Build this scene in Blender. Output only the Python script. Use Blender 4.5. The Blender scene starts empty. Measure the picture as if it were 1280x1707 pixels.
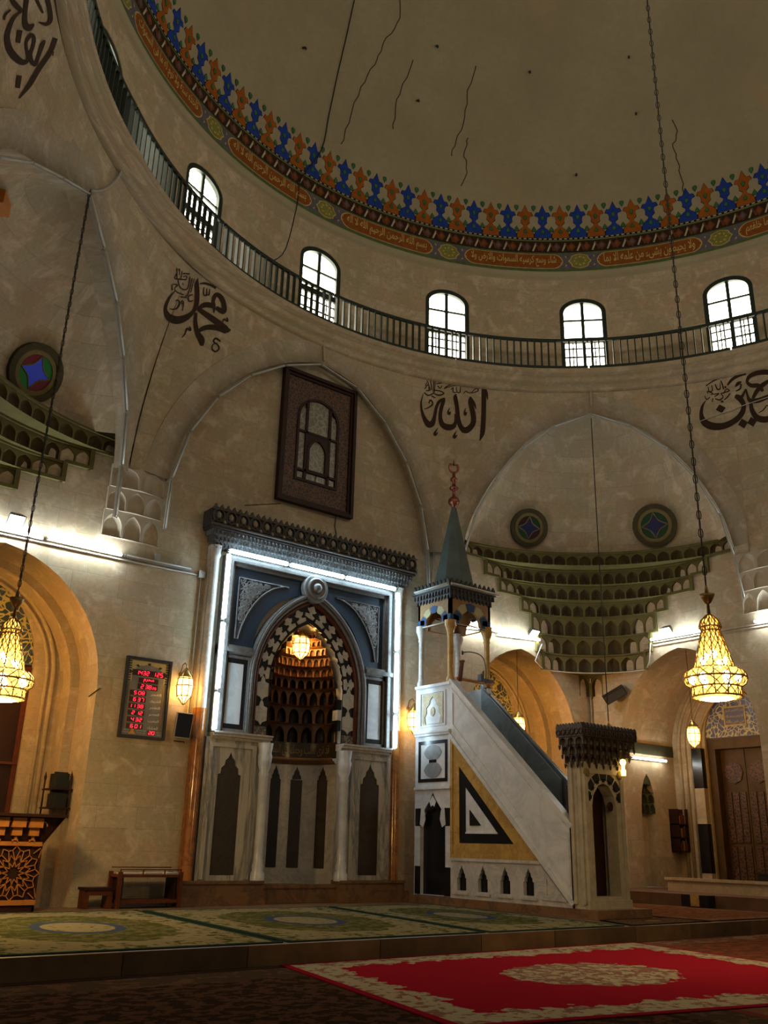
import bpy, math, random
from math import sin, cos, pi, radians, sqrt, atan2, tan, hypot, floor
from mathutils import Vector as V, Matrix
from mathutils.bvhtree import BVHTree
from mathutils.geometry import tessellate_polygon
random.seed(7)
SC = bpy.context.scene
COL = SC.collection
# ------------------------------------------------------------------ camera
F = 1520.0
TILT, ROLL, YAW = radians(20.05), radians(1.46), radians(37.78)
EYE = V((0, 0, 1.5))
fw = V((sin(YAW)*cos(TILT), cos(YAW)*cos(TILT), sin(TILT)))
r0 = V((cos(YAW), -sin(YAW), 0)); u0 = r0.cross(fw)
rt = r0*cos(ROLL)+u0*sin(ROLL); up = -r0*sin(ROLL)+u0*cos(ROLL)
cam = bpy.data.cameras.new('camera'); co = bpy.data.objects.new('camera', cam); COL.objects.link(co)
co.matrix_world = Matrix(((rt.x, up.x, -fw.x, EYE.x), (rt.y, up.y, -fw.y, EYE.y), (rt.z, up.z, -fw.z, EYE.z), (0, 0, 0, 1)))
cam.sensor_fit = 'HORIZONTAL'; cam.sensor_width = 36; cam.lens = F/1280*36; cam.clip_end = 200
SC.camera = co
def ray(x, y): return (rt*((x-640)/F)-up*((y-853.5)/F)+fw)
def oY(x, y, Y): d = ray(x, y); return EYE+d*((Y-EYE.y)/d.y)
def oX(x, y, X): d = ray(x, y); return EYE+d*((X-EYE.x)/d.x)
def oZ(x, y, Z): d = ray(x, y); return EYE+d*((Z-EYE.z)/d.z)
# ------------------------------------------------------------------ mesh builder
OFF = {}
class MB:
    def __init__(s): s.v = []; s.f = []; s.m = []; s.uv = []; s.s = []; s.T = None
    def add(s, vs, fs, mi=0, uvs=None, smooth=False):
        n = len(s.v)
        for p in vs:
            p = V(p); s.v.append(s.T @ p if s.T else p)
        for f in fs:
            s.f.append([n+i for i in f]); s.m.append(mi); s.s.append(smooth)
            s.uv.append([uvs[i] for i in f] if uvs else None)
    def box(s, x0, x1, y0, y1, z0, z1, mi=0):
        vs = [(x, y, z) for z in (z0, z1) for y in (y0, y1) for x in (x0, x1)]
        s.add(vs, [(0, 2, 3, 1), (4, 5, 7, 6), (0, 1, 5, 4), (2, 6, 7, 3), (0, 4, 6, 2), (1, 3, 7, 5)], mi)
    def cbox(s, c, d, mi=0): s.box(c[0]-d[0]/2, c[0]+d[0]/2, c[1]-d[1]/2, c[1]+d[1]/2, c[2]-d[2]/2, c[2]+d[2]/2, mi)
    def bar(s, a, b, w, h=None, mi=0, side=None):
        a, b = V(a), V(b); h = h or w; d = (b-a).normalized()
        q = V(side) if side else (V((0, 0, 1)) if abs(d.z) < .9 else V((1, 0, 0)))
        x = d.cross(q).normalized()*w/2; y = d.cross(x).normalized()*h/2
        vs = [p+i*x+j*y for p in (a, b) for i, j in ((-1, -1), (1, -1), (1, 1), (-1, 1))]
        s.add(vs, [(0, 1, 2, 3), (7, 6, 5, 4), (0, 4, 5, 1), (1, 5, 6, 2), (2, 6, 7, 3), (3, 7, 4, 0)], mi)
    def plate(s, outer, holes=(), P=lambda a, b, c: (a, b, c), c0=0., c1=.02, mi=0, smi=None, back=False):
        polys = [[V((a, b, 0)) for a, b in outer]]+[[V((a, b, 0)) for a, b in h] for h in holes]
        flat = [p for q in polys for p in q]; tri = tessellate_polygon(polys)
        s.add([P(p.x, p.y, c1) for p in flat], tri, mi, [(p.x, p.y) for p in flat])
        if back: s.add([P(p.x, p.y, c0) for p in flat], tri, mi, [(p.x, p.y) for p in flat])
        if c0 != c1:
            for q in polys:
                n = len(q)
                for i in range(n):
                    a, b = q[i], q[(i+1) % n]
                    s.add([P(a.x, a.y, c0), P(b.x, b.y, c0), P(b.x, b.y, c1), P(a.x, a.y, c1)], [(0, 1, 2, 3)], mi if smi is None else smi)
    def lathe(s, prof, c=(0, 0, 0), n=24, mi=0, a0=0., a1=2*pi, smooth=True, axis='z'):
        c = V(c); full = abs(a1-a0-2*pi) < 1e-6; m = n if full else n+1; vs = []
        for r, z in prof:
            for i in range(m):
                a = a0+(a1-a0)*i/n
                vs.append(c+(V((r*cos(a), r*sin(a), z)) if axis == 'z' else V((r*cos(a), -z, r*sin(a)))))
        fs = []
        for k in range(len(prof)-1):
            for i in range(n):
                j = (i+1) % m; fs.append((k*m+i, k*m+j, (k+1)*m+j, (k+1)*m+i))
        s.add(vs, fs, mi, None, smooth)
    def tube(s, pts, r, n=8, mi=0, closed=False, smooth=True):
        pts = [V(p) for p in pts]; m = len(pts); vs = []; pv = None
        for i, p in enumerate(pts):
            d = ((pts[(i+1) % m]-pts[i-1]) if closed else (pts[min(i+1, m-1)]-pts[max(i-1, 0)])).normalized()
            if pv is None: pv = d.orthogonal().normalized()
            x = (pv-d*pv.dot(d)); x = x.normalized() if x.length > 1e-6 else d.orthogonal().normalized(); pv = x; y = d.cross(x)
            rr = r[i] if isinstance(r, (list, tuple)) else r
            for k in range(n): a = 2*pi*k/n; vs.append(p+x*rr*cos(a)+y*rr*sin(a))
        fs = []
        for i in range(m if closed else m-1):
            j = (i+1) % m
            for k in range(n): l = (k+1) % n; fs.append((i*n+k, i*n+l, j*n+l, j*n+k))
        if not closed: fs += [tuple(range(n-1, -1, -1)), tuple((m-1)*n+k for k in range(n))]
        s.add(vs, fs, mi, None, smooth)
    def grid(s, rows, mi=0, uvs=None, smooth=True, closed=False):
        n = len(rows[0]); vs = [p for r in rows for p in r]; fs = []
        for i in range(len(rows)-1):
            for j in range(n if closed else n-1):
                k = (j+1) % n; fs.append((i*n+j, i*n+k, (i+1)*n+k, (i+1)*n+j))
        s.add(vs, fs, mi, [u for r in uvs for u in r] if uvs else None, smooth)
    def cell(s, P, u0, u1, z0, z1, d, mi=0, mi2=None, rise=.42, pad=.1, n=5):
        """one muqarnas cell: a face with a pointed-arch mouth and a concave back; P(u,z,depth)"""
        w = u1-u0; h = z1-z0; cx = (u0+u1)/2; hw = w*(.5-pad); zb = z0+h*.04; zs = z0+h*(1-rise-.1); zt = z1-h*.1
        L = [(cx-hw, zb), (cx-hw, (zb+zs)/2)]+[(cx+x, zs+z) for x, z in arc(hw, zt-zs, n)]+[(cx+hw, (zb+zs)/2), (cx+hw, zb)]
        m = len(L); k = (m-1)//2
        R = [(u0, z0), (u0, (z0+zs)/2)]
        for i in range(2, m-2):
            a, b = L[i]; t = (a-cx)/hw
            R.append((u0, zs+(z1-zs)*min(1, (i-1)/2.)) if i < 4 and t < -.5 else (u1, zs+(z1-zs)*min(1, (m-2-i)/2.)) if i > m-5 and t > .5 else (cx+t*w/2*.9, z1))
        R += [(u1, (z0+zs)/2), (u1, z0)]
        my = (zb+zs)/2
        def sc(f): return [(cx+(a-cx)*f, my+(b-my)*f if b > my else b+(my-b)*.0) for a, b in L]
        rows = [[P(a, b, 0) for a, b in R], [P(a, b, 0) for a, b in L]]
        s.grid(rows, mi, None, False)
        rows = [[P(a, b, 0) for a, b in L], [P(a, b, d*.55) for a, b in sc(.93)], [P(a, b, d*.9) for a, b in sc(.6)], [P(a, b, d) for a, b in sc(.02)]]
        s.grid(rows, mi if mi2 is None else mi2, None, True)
    def build(s, name, mats, parent=None, loc=None):
        me = bpy.data.meshes.new(name)
        if parent is not None: off = OFF[parent]
        elif loc is not None: off = V(loc)
        elif s.v:
            xs = [p.x for p in s.v]; ys = [p.y for p in s.v]
            off = V(((min(xs)+max(xs))/2, (min(ys)+max(ys))/2, min(p.z for p in s.v)))
        else: off = V((0, 0, 0))
        me.from_pydata([p-off for p in s.v], [], s.f)
        if not isinstance(mats, (list, tuple)): mats = [mats]
        for m in mats: me.materials.append(m)
        me.polygons.foreach_set('material_index', s.m); me.polygons.foreach_set('use_smooth', s.s)
        ul = me.uv_layers.new(name='UVMap'); data = [0.]*(2*len(me.loops)); li = 0
        for f, uv in zip(s.f, s.uv):
            if uv:
                for a, b in uv: data[li] = a; data[li+1] = b; li += 2
            else:
                p = [s.v[i] for i in f]; nn = V((0, 0, 0))
                for i in range(1, len(p)-1): nn += (p[i]-p[0]).cross(p[i+1]-p[0])
                ax, ay, az = abs(nn.x), abs(nn.y), abs(nn.z)
                for q in p:
                    if az >= ax and az >= ay: a, b = q.x, q.y
                    elif ay >= ax: a, b = q.x, q.z
                    else: a, b = q.y, q.z
                    data[li] = a; data[li+1] = b; li += 2
        ul.data.foreach_set('uv', data)
        me.validate(); me.update()
        o = bpy.data.objects.new(name, me); COL.objects.link(o)
        if parent is not None: o.parent = parent
        else: o.location = off
        OFF[o] = off.copy()
        return o
def arc(hw, rise, n):
    """pointed arch from (-hw,0) over (0,rise) to (hw,0)"""
    if rise < hw*1.001: # basket curve
        return [(-hw*cos(pi*i/(2*n)), rise*sin(pi*i/(2*n))) for i in range(2*n+1)]
    R = (rise*rise+hw*hw)/(2*hw); a1 = atan2(rise, R-hw)
    L = [(R-hw-R*cos(a1*i/n), R*sin(a1*i/n)) for i in range(n+1)]
    return L+[(-x, z) for x, z in L[-2::-1]]
def archpoly(cx, hw, z0, zs, rise, n=10): return [(cx-hw, z0)]+[(cx+x, zs+z) for x, z in arc(hw, rise, n)]+[(cx+hw, z0)]
def thing(name, label, cat, loc, group=None):
    o = bpy.data.objects.new(name, None); COL.objects.link(o); o.location = loc; o.empty_display_size = .2
    OFF[o] = V(loc); tag(o, label, cat, group); return o
def tag(o, label, cat, group=None):
    o['label'] = label; o['category'] = cat
    if group: o['group'] = group
    return o
def struct(o, label=None):
    o['kind'] = 'structure'
    if label: o['label'] = label
    return o
def kids(o): return [c for c in bpy.data.objects if c.parent == o]
def dup(root, loc, rotz=0., label=None, group=None):
    def cp(o, par):
        c = o.copy(); COL.objects.link(c)
        if par is not None: c.parent = par
        for ch in CH.get(o.name, ()): cp(ch, c)
        return c
    r = cp(root, None); r.location = loc; r.rotation_euler = (0, 0, rotz)
    if label: r['label'] = label
    if group: r['group'] = group
    return r
CH = {}
def remember(root):
    def go(o):
        k = [c for c in COL.objects if c.parent == o]; CH[o.name] = k
        for c in k: go(c)
    go(root)
def cat_rom(pts, n=6, closed=False):
    P = [tuple(p) for p in pts]; out = []; m = len(P)
    for i in range(m if closed else m-1):
        g = (lambda k: P[k % m]) if closed else (lambda k: P[max(0, min(m-1, k))])
        a, b, c, d = g(i-1), g(i), g(i+1), g(i+2)
        for j in range(n):
            t = j/n
            out.append(tuple(.5*(2*b[k]+(c[k]-a[k])*t+(2*a[k]-5*b[k]+4*c[k]-d[k])*t*t+(3*b[k]-a[k]-3*c[k]+d[k])*t**3) for k in range(len(b))))
    if not closed: out.append(P[-1])
    return out
# ------------------------------------------------------------------ materials
def lin(c): return tuple(((x/255+.055)/1.055)**2.4 if x > 10 else x/255/12.92 for x in c)
class N:
    def __init__(s, name):
        s.m = bpy.data.materials.new(name); s.m.use_nodes = True; s.t = s.m.node_tree; s.t.nodes.clear()
        s.out = s.n('ShaderNodeOutputMaterial'); s.b = s.n('ShaderNodeBsdfPrincipled'); s.l(s.b.outputs[0], s.out.inputs[0])
    def n(s, t, **k):
        o = s.t.nodes.new(t)
        for a, b in k.items(): setattr(o, a, b)
        return o
    def l(s, a, b): s.t.links.new(a, b)
    def val(s, x, inp):
        if isinstance(x, (int, float)): inp.default_value = x
        elif isinstance(x, (tuple, list)): inp.default_value = (*x, 1) if len(x) == 3 and len(inp.default_value) == 4 else x
        else: s.l(x, inp)
    def math(s, op, a, b=0., c=0.):
        o = s.n('ShaderNodeMath', operation=op)
        for i, x in enumerate((a, b, c)): s.val(x, o.inputs[i])
        return o.outputs[0]
    def mix(s, f, a, b, mode='MIX'):
        o = s.n('ShaderNodeMix', data_type='RGBA', blend_type=mode)
        s.val(f, o.inputs[0]); s.val(a, o.inputs[6]); s.val(b, o.inputs[7]); return o.outputs[2]
    def noise(s, vec, sc, det=4, rough=.55, dist=0.):
        o = s.n('ShaderNodeTexNoise'); s.l(vec, o.inputs['Vector']); o.inputs['Scale'].default_value = sc; o.inputs['Detail'].default_value = det
        o.inputs['Roughness'].default_value = rough; o.inputs['Distortion'].default_value = dist; return o.outputs[0]
    def voro(s, vec, sc, feat='F1', out=0):
        o = s.n('ShaderNodeTexVoronoi', feature=feat); s.l(vec, o.inputs['Vector']); o.inputs['Scale'].default_value = sc; return o.outputs[out]
    def ramp(s, f, a, b, lo=(0, 0, 0), hi=(1, 1, 1)):
        o = s.n('ShaderNodeValToRGB'); s.l(f, o.inputs[0]); e = o.color_ramp.elements; e[0].position = a; e[1].position = b
        e[0].color = (*lo, 1); e[1].color = (*hi, 1); return o.outputs[0]
    def obj(s): return s.n('ShaderNodeTexCoord').outputs['Object']
    def uv(s): return s.n('ShaderNodeTexCoord').outputs['UV']
    def gen(s): return s.n('ShaderNodeTexCoord').outputs['Generated']
    def xyz(s, v):
        o = s.n('ShaderNodeSeparateXYZ'); s.l(v, o.inputs[0]); return o.outputs
    def bump(s, h, st=.3, d=.02):
        o = s.n('ShaderNodeBump'); o.inputs['Strength'].default_value = st; o.inputs['Distance'].default_value = d; s.l(h, o.inputs['Height']); s.l(o.outputs[0], s.b.inputs['Normal'])
    def col(s, c): s.val(c, s.b.inputs['Base Color'])
    def rough(s, r): s.val(r, s.b.inputs['Roughness'])
def plain(name, c, rough=.6, metal=0., var=.25, sc=6., bump=.1, c2=None, det=5):
    n = N(name); o = n.obj(); f = n.noise(o, sc, det)
    c2 = c2 or tuple(x*(1-var) for x in c)
    n.col(n.mix(n.ramp(f, .3, .7), c2, c)); n.rough(rough); n.b.inputs['Metallic'].default_value = metal
    if bump: n.bump(n.noise(o, sc*4, 3), bump, .01)
    if rough >= .5 and not metal: n.b.inputs['Specular IOR Level'].default_value = .25
    return n.m
def glow(name, c, st, c2=None):
    n = N(name); n.col(c); n.b.inputs['Emission Color'].default_value = (*c, 1); n.b.inputs['Emission Strength'].default_value = st
    n.rough(.3)
    return n.m
def lampglass(name, c, st, tr):
    n = N(name); e = n.n('ShaderNodeEmission'); e.inputs[0].default_value = (*c, 1); e.inputs[1].default_value = st
    t = n.n('ShaderNodeBsdfTransparent'); x = n.n('ShaderNodeMixShader'); x.inputs[0].default_value = tr; n.l(e.outputs[0], x.inputs[1]); n.l(t.outputs[0], x.inputs[2]); n.l(x.outputs[0], n.out.inputs[0]); n.t.nodes.remove(n.b)
    return n.m
def stone(name, base=(.50, .42, .305), bw=.85, bh=.42, stain=(.36, .22, .14), mortar=.5, dirt=.5):
    n = N(name); uv = n.uv(); ob = n.obj()
    br = n.n('ShaderNodeTexBrick'); n.l(uv, br.inputs['Vector']); br.offset = .45; br.squash = 1.2; br.squash_frequency = 3
    br.inputs['Color1'].default_value = (*base, 1); br.inputs['Color2'].default_value = (*[x*.74 for x in base], 1)
    br.inputs['Mortar'].default_value = (*[x*mortar for x in base], 1)
    for k, v in (('Scale', 1.), ('Mortar Size', .006), ('Mortar Smooth', .6), ('Bias', -.1), ('Brick Width', bw), ('Row Height', bh)): br.inputs[k].default_value = v
    big = n.noise(uv, .55, 6, .62, .3); fine = n.noise(uv, 11., 8, .78); mid = n.noise(uv, 2.2, 6, .7, .6); spk = n.noise(uv, 38., 3, .7)
    pk = n.noise(uv, 1.3, 5, .65, .5); gr = n.noise(uv, .9, 6, .68, 1.)
    c = br.outputs[0]
    c = n.mix(n.math('MULTIPLY', n.ramp(pk, .46, .62), .55), c, (base[0]*1.02, base[1]*.80, base[2]*.66))
    c = n.mix(n.math('MULTIPLY', n.ramp(gr, .46, .62), .5), c, (base[0]*.70, base[1]*.78, base[2]*.62))
    c = n.mix(n.math('MULTIPLY', n.ramp(big, .5, .75), dirt), c, stain)
    c = n.mix(n.math('MULTIPLY', n.ramp(fine, .36, .66), .5), c, (base[0]*.52, base[1]*.48, base[2]*.40))
    c = n.mix(n.math('MULTIPLY', n.ramp(mid, .52, .66), .5), c, (base[0]*1.28, base[1]*1.27, base[2]*1.3))
    c = n.mix(n.math('MULTIPLY', n.ramp(spk, .5, .7), .28), c, (base[0]*.5, base[1]*.48, base[2]*.45))
    st = n.noise(uv, 1.1, 7, .75, 2.); c = n.mix(n.math('MULTIPLY', n.ramp(st, .66, .74), .55), c, (.16, .075, .04))
    n.col(c); n.rough(.9); n.b.inputs['Specular IOR Level'].default_value = .1
    h = n.math('ADD', n.math('MULTIPLY', fine, .5), n.math('MULTIPLY', br.outputs[1], -1.0))
    n.bump(h, .35, .015); return n.m
def marble(name, c=(.62, .62, .6), v=(.25, .26, .28), sc=1.4, rough=.25, amt=.8, zs=1.):
    n = N(name); mp = n.n('ShaderNodeMapping'); n.l(n.obj(), mp.inputs[0]); mp.inputs['Scale'].default_value = (1, 1, zs); o = mp.outputs[0]; f = n.noise(o, sc, 8, .65, .7); g = n.noise(o, sc*3.1, 6, .6, .8)
    m = n.math('ABSOLUTE', n.math('SUBTRACT', f, .5))
    k = n.math('MULTIPLY', n.ramp(m, .0, .07, (1, 1, 1), (0, 0, 0)), amt)
    cc = n.mix(n.math('MULTIPLY', n.ramp(g, .4, .75), .35), c, tuple(x*.6 for x in c))
    n.col(n.mix(k, cc, v)); n.rough(rough); return n.m
M = {}
M['stone'] = stone('limestone_blocks')
M['stone2'] = stone('limestone_voussoirs', (.46, .40, .31), .7, 3.0, mortar=.62)
M['stone_smooth'] = plain('smooth_limestone', (.47, .40, .30), .85, 0, .22, 3., .15)
M['stone_arch'] = stone('warm_limestone', (.48, .38, .25), .9, .45, mortar=.6)
n = N('painted_dome_plaster'); uv = n.uv(); o = n.obj()
c = n.mix(n.ramp(n.noise(o, .5, 6, .6), .35, .7), (.31, .26, .165), (.37, .32, .21)); c = n.mix(n.math('MULTIPLY', n.ramp(n.noise(o, 5, 6, .7), .35, .7), .5), c, (.27, .23, .16))
c = n.mix(n.math('MULTIPLY', n.ramp(n.noise(o, .23, 4, .6, 1.), .58, .66), .4), c, (.40, .27, .14)); n.col(c); n.rough(.9); n.bump(n.noise(o, 8, 4), .15, .01); M['plaster'] = n.m
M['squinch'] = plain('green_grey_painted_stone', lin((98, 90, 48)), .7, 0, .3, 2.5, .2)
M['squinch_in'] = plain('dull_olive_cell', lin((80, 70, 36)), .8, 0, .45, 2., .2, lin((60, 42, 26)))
M['ink'] = plain('brown_black_paint', lin((52, 32, 14)), .7, 0, .3, 4, 0)
M['iron'] = plain('dark_green_iron', lin((38, 52, 46)), .5, .3, .3, 8, .05)
M['pane'] = glow('bright_window_glass', (1., .89, .70), 10.5)
M['batten'] = plain('pale_enamel_batten', (.36, .35, .31), .45, 0, .2, 8, 0)
M['tube_off'] = plain('unlit_milky_tube', (.5, .5, .46), .2, 0, .1, 8, 0)
M['tube_on'] = glow('lit_cool_white_tube', (.60, .84, 1.), 27.)
M['tube_on3'] = glow('lit_dim_white_tube', (.93, .98, .95), 26.)
M['tube_on2'] = glow('lit_white_tube', (.84, .96, 1.), 85.)
M['flood'] = glow('lit_flood_glass', (1, 1, .95), 6.)
M['black'] = plain('black_plastic', (.012, .012, .013), .4, 0, .3, 10, .05)
M['silver'] = plain('silver_grey_carving', (.17, .16, .15), .4, .1, .4, 12, .15); M['stalac'] = plain('grey_stalactite_carving', (.13, .13, .13), .5, .05, .5, 9, .2)
M['darkcarve'] = plain('dark_carved_wood', lin((52, 47, 44)), .55, .1, .4, 9, .3)
M['navy'] = plain('navy_painted_field', (.009, .027, .052), .4, 0, .35, 2, .05)
M['marble'] = marble('white_veined_marble', (.60, .60, .585), (.34, .35, .37), .9, .25, .4)
M['marble2'] = marble('pale_grey_marble', (.50, .47, .42), (.25, .24, .23), 2.2, .3, .5)
M['marble_stripe'] = marble('grey_cream_marble', (.47, .43, .36), (.15, .15, .16), 2.6, .3, .85, .16)
M['marble_dark'] = marble('dark_brown_marble', (.042, .030, .019), (.06, .045, .03), 2., .2, .4)
M['marble_black'] = marble('black_marble', (.007, .007, .009), (.02, .02, .02), 2., .2, .3)
M['marble_orange'] = marble('orange_brown_marble', (.36, .14, .035), (.16, .06, .02), 1.6, .12, .7)
M['marble_gold'] = marble('honey_marble', (.46, .28, .075), (.26, .14, .04), 1.8, .2, .6)
M['marble_brown'] = marble('brown_plinth_marble', (.20, .105, .05), (.09, .05, .03), 1.5, .2, .7)
M['marble_bluegrey'] = marble('blue_grey_marble', (.20, .225, .235), (.12, .13, .14), 1.2, .3, .6)
M['gold'] = plain('gilded_metal', (.55, .33, .08), .3, .9, .3, 20, .05)
M['brass'] = plain('dark_brass', (.30, .17, .05), .35, .8, .4, 14, .05)
M['copper'] = plain('copper_finial', (.36, .13, .08), .35, .8, .4, 9, .05)
M['lamp'] = lampglass('warm_lamp_glass', (1., .58, .14), 9., .55)
M['bulb'] = glow('bright_warm_bulb', (1., .82, .45), 60.)
M['lampdim'] = lampglass('amber_lamp_glass', (1., .54, .09), 4.2, .5)
M['wood'] = plain('brown_wood', lin((92, 44, 20)), .5, 0, .4, 5, .1)
M['wood_dark'] = plain('dark_brown_wood', lin((48, 22, 12)), .5, 0, .5, 5, .1)
M['wood_light'] = plain('honey_coloured_strapwork', lin((176, 112, 48)), .5, 0, .3, 7, .1)
M['wood_door'] = plain('carved_door_wood', lin((82, 60, 26)), .5, 0, .4, 4, .2)
M['spire'] = plain('grey_green_painted_wood', lin((88, 98, 92)), .6, 0, .3, 2.5, .1)
M['paint_blue'] = plain('blue_paint', lin((34, 66, 108)), .6, 0, .25, 5, .05)
M['paint_cream'] = plain('cream_paint', lin((170, 160, 120)), .6, 0, .3, 5, .05)
M['paint_ochre'] = plain('ochre_brown_paint', lin((146, 112, 70)), .6, 0, .3, 5, .05)
M['cord'] = plain('dark_cord', (.03, .026, .022), .7, 0, .2, 8, 0)
M['pipe'] = plain('white_conduit', (.5, .47, .4), .5, 0, .25, 6, 0)
M['red_led'] = glow('red_digits', (1., .02, .05), 1.8)
M['led_back'] = plain('dark_red_display', (.03, .004, .008), .3, 0, .1, 5, 0)
M['white_ink'] = plain('white_print', (.62, .62, .62), .5, 0, .1, 5, 0)
M['blue_glass'] = glow('blue_glass', (.02, .035, .30), .28); M['green_glass'] = glow('green_glass', (.005, .10, .015), .12); M['red_glass'] = glow('red_glass', (.10, .008, .015), .08)
M['blue_dim'] = glow('dim_blue_glass', (.010, .014, .06), .05); M['green_dim'] = glow('dim_green_glass', (.006, .035, .012), .06); M['red_dim'] = glow('dim_red_glass', (.03, .008, .012), .05)
M['oculus'] = plain('dark_olive_stone', lin((70, 62, 36)), .7, 0, .3, 6, .1)
M['oculus2'] = plain('olive_stone', lin((118, 104, 62)), .7, 0, .3, 6, .1)
for k, cc in dict(f_blue=(28, 62, 150), f_orange=(158, 88, 22), f_green=(60, 112, 66), f_black=(16, 16, 16), f_white=(190, 180, 150), f_cart=(136, 76, 24), f_lilac=(96, 92, 102), f_med=(128, 128, 60), f_line=(84, 104, 52), f_gold=(196, 170, 104), f_dark=(52, 30, 18), f_brown=(106, 62, 38)).items():
    M[k] = plain('frieze_paint_'+k[2:], lin(cc), .8, 0, .3, 7, 0)
# tile lunettes
def tile(name, a=(.03, .045, .05), b=(.42, .36, .13), d=(.05, .07, .13)):
    n = N(name); o = n.obj(); w = n.n('ShaderNodeTexNoise'); n.l(o, w.inputs['Vector']); w.inputs['Scale'].default_value = 2.2; w.inputs['Detail'].default_value = 1
    mp = n.n('ShaderNodeVectorMath', operation='SCALE'); n.l(w.outputs[1], mp.inputs[0]); mp.inputs['Scale'].default_value = .55
    ad = n.n('ShaderNodeVectorMath', operation='ADD'); n.l(o, ad.inputs[0]); n.l(mp.outputs[0], ad.inputs[1])
    e = n.voro(ad.outputs[0], 6., 'DISTANCE_TO_EDGE'); k = n.ramp(e, .05, .10, (1, 1, 1), (0, 0, 0))
    base = n.mix(n.ramp(n.noise(o, 5, 2), .5, .56), a, d); n.col(n.mix(k, base, b)); n.rough(.3); return n.m
M['tile'] = tile('arabesque_tiles'); M['tile_blue'] = tile('blue_arabesque_tiles', (.05, .065, .15), (.42, .38, .2), (.09, .1, .2))
M['pglass'] = tile('floral_mosaic_glass', (.16, .16, .13), (.30, .28, .23), (.20, .17, .12))
n = N('carved_arabesque_wood'); o = n.obj(); e = n.voro(o, 11., 'DISTANCE_TO_EDGE'); n.col(n.mix(n.ramp(e, .03, .14), lin((98, 60, 28)), lin((40, 20, 9)))); n.rough(.5); n.bump(e, .6, .02); M['carved'] = n.m
n = N('relief_inscription'); o = n.obj(); w = n.noise(o, 9, 2, .5, 1.5); k = n.math('ABSOLUTE', n.math('SUBTRACT', w, .5)); n.col(n.mix(n.ramp(k, .02, .05, (1, 1, 1), (0, 0, 0)), (.05, .04, .03), (.3, .24, .15))); n.rough(.5); M['inscr'] = n.m
# carpets: object-space rectangles (object origin at the carpet centre)
def carpet(name, hx, hy, field, border, motif, edge, medal, mcol2, mr=(.33, .33), bw=.55, flower=9., ring=None, jag=.25, cov=.5):
    n = N(name); o = n.uv(); x, y, z = n.xyz(o); ax = n.math('ABSOLUTE', x); ay = n.math('ABSOLUTE', y)
    nz = n.noise(o, flower, 4, .6); nz2 = n.noise(o, flower*.45, 3, .5); vo = n.voro(o, flower*.55, 'F1')
    d = n.math('MINIMUM', n.math('SUBTRACT', hx, ax), n.math('SUBTRACT', hy, ay))
    dj = n.math('ADD', d, n.math('MULTIPLY', n.math('SUBTRACT', nz2, .5), jag*2))
    fl = n.math('GREATER_THAN', nz, 1-cov)
    c = n.mix(n.math('MULTIPLY', fl, .75 if mcol2 else 0.), field, mcol2 or field)
    r = n.math('SQRT', n.math('ADD', n.math('POWER', n.math('DIVIDE', x, hx*mr[0]), 2.), n.math('POWER', n.math('DIVIDE', y, hy*mr[1]), 2.)))
    rj = n.math('ADD', r, n.math('MULTIPLY', n.math('SUBTRACT', nz2, .5), jag*1.6))
    me = n.mix(n.math('GREATER_THAN', n.math('ADD', nz, n.math('MULTIPLY', vo, .25)), .62), medal, motif)
    c = n.mix(n.math('LESS_THAN', rj, 1.), c, me)
    if ring:
        q = n.math('ABSOLUTE', n.math('SUBTRACT', r, .42)); c = n.mix(n.math('LESS_THAN', q, .05), c, ring); c = n.mix(n.math('LESS_THAN', r, .36), c, n.mix(fl, border, motif))
    bo = n.mix(n.math('GREATER_THAN', n.math('ADD', nz, n.math('MULTIPLY', vo, .3)), .71), border, motif)
    c = n.mix(n.math('LESS_THAN', dj, bw), c, bo)
    c = n.mix(n.math('LESS_THAN', d, .11), c, edge)
    n.col(n.mix(n.math('MULTIPLY', n.noise(o, 60, 2), .35), c, (0.01, .01, .008))); n.rough(.95); n.bump(n.noise(o, 90, 2), .4, .01); n.b.inputs['Specular IOR Level'].default_value = 0; return n.m
# ================================================================== ARCHITECTURE
YW, XR = 18.4, 22.5                       # qibla wall plane, side wall plane
DC = V((12.1, 8.0))                       # dome centre
ZC = 14.35                                # gallery cornice
PROF = cat_rom([(4.0, 7.6), (3.97, 9.0), (3.72, 10.1), (3.3, 11.1), (2.7, 12.0), (1.85, 12.85), (.95, 13.42), (0, 13.68)], 5)
PROFU = [(-u, z) for u, z in PROF]+[(u, z) for u, z in PROF[-2::-1]]      # left foot -> apex -> right foot
def two(Lh, Rh): return cat_rom(Lh, 4)+cat_rom(Rh, 4)[1:]
PROFK = {1: two([(-4.62, 7.6), (-4.6, 9.0), (-4.35, 10.2), (-3.42, 11.64), (-2.46, 12.19), (-1.65, 12.61), (-.64, 13.06)], [(-.64, 13.06), (.42, 12.56), (1.65, 11.81), (2.53, 10.88), (3.12, 10.04), (3.35, 9.02), (3.38, 7.66)]),
         2: two([(-3.91, 7.75), (-3.89, 9.15), (-3.74, 10.08), (-3.42, 10.94), (-2.88, 11.75), (-2.07, 12.53), (-.97, 13.22), (.05, 13.62)], [(.05, 13.62), (.98, 13.44), (1.79, 12.97), (2.65, 12.06), (3.32, 11.07), (3.69, 10.11), (3.96, 8.79), (3.98, 7.75)]),
         3: two([(-3.84, 7.75), (-3.73, 9.57), (-3.28, 10.8), (-2.41, 12.06), (-1.33, 12.99), (.01, 13.48)], [(.01, 13.48), (1.26, 12.97), (2.37, 12.03), (3.1, 10.94), (3.54, 9.81), (3.78, 7.95)])}
PROFK[0] = PROFK[4] = PROFK[3]
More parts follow.
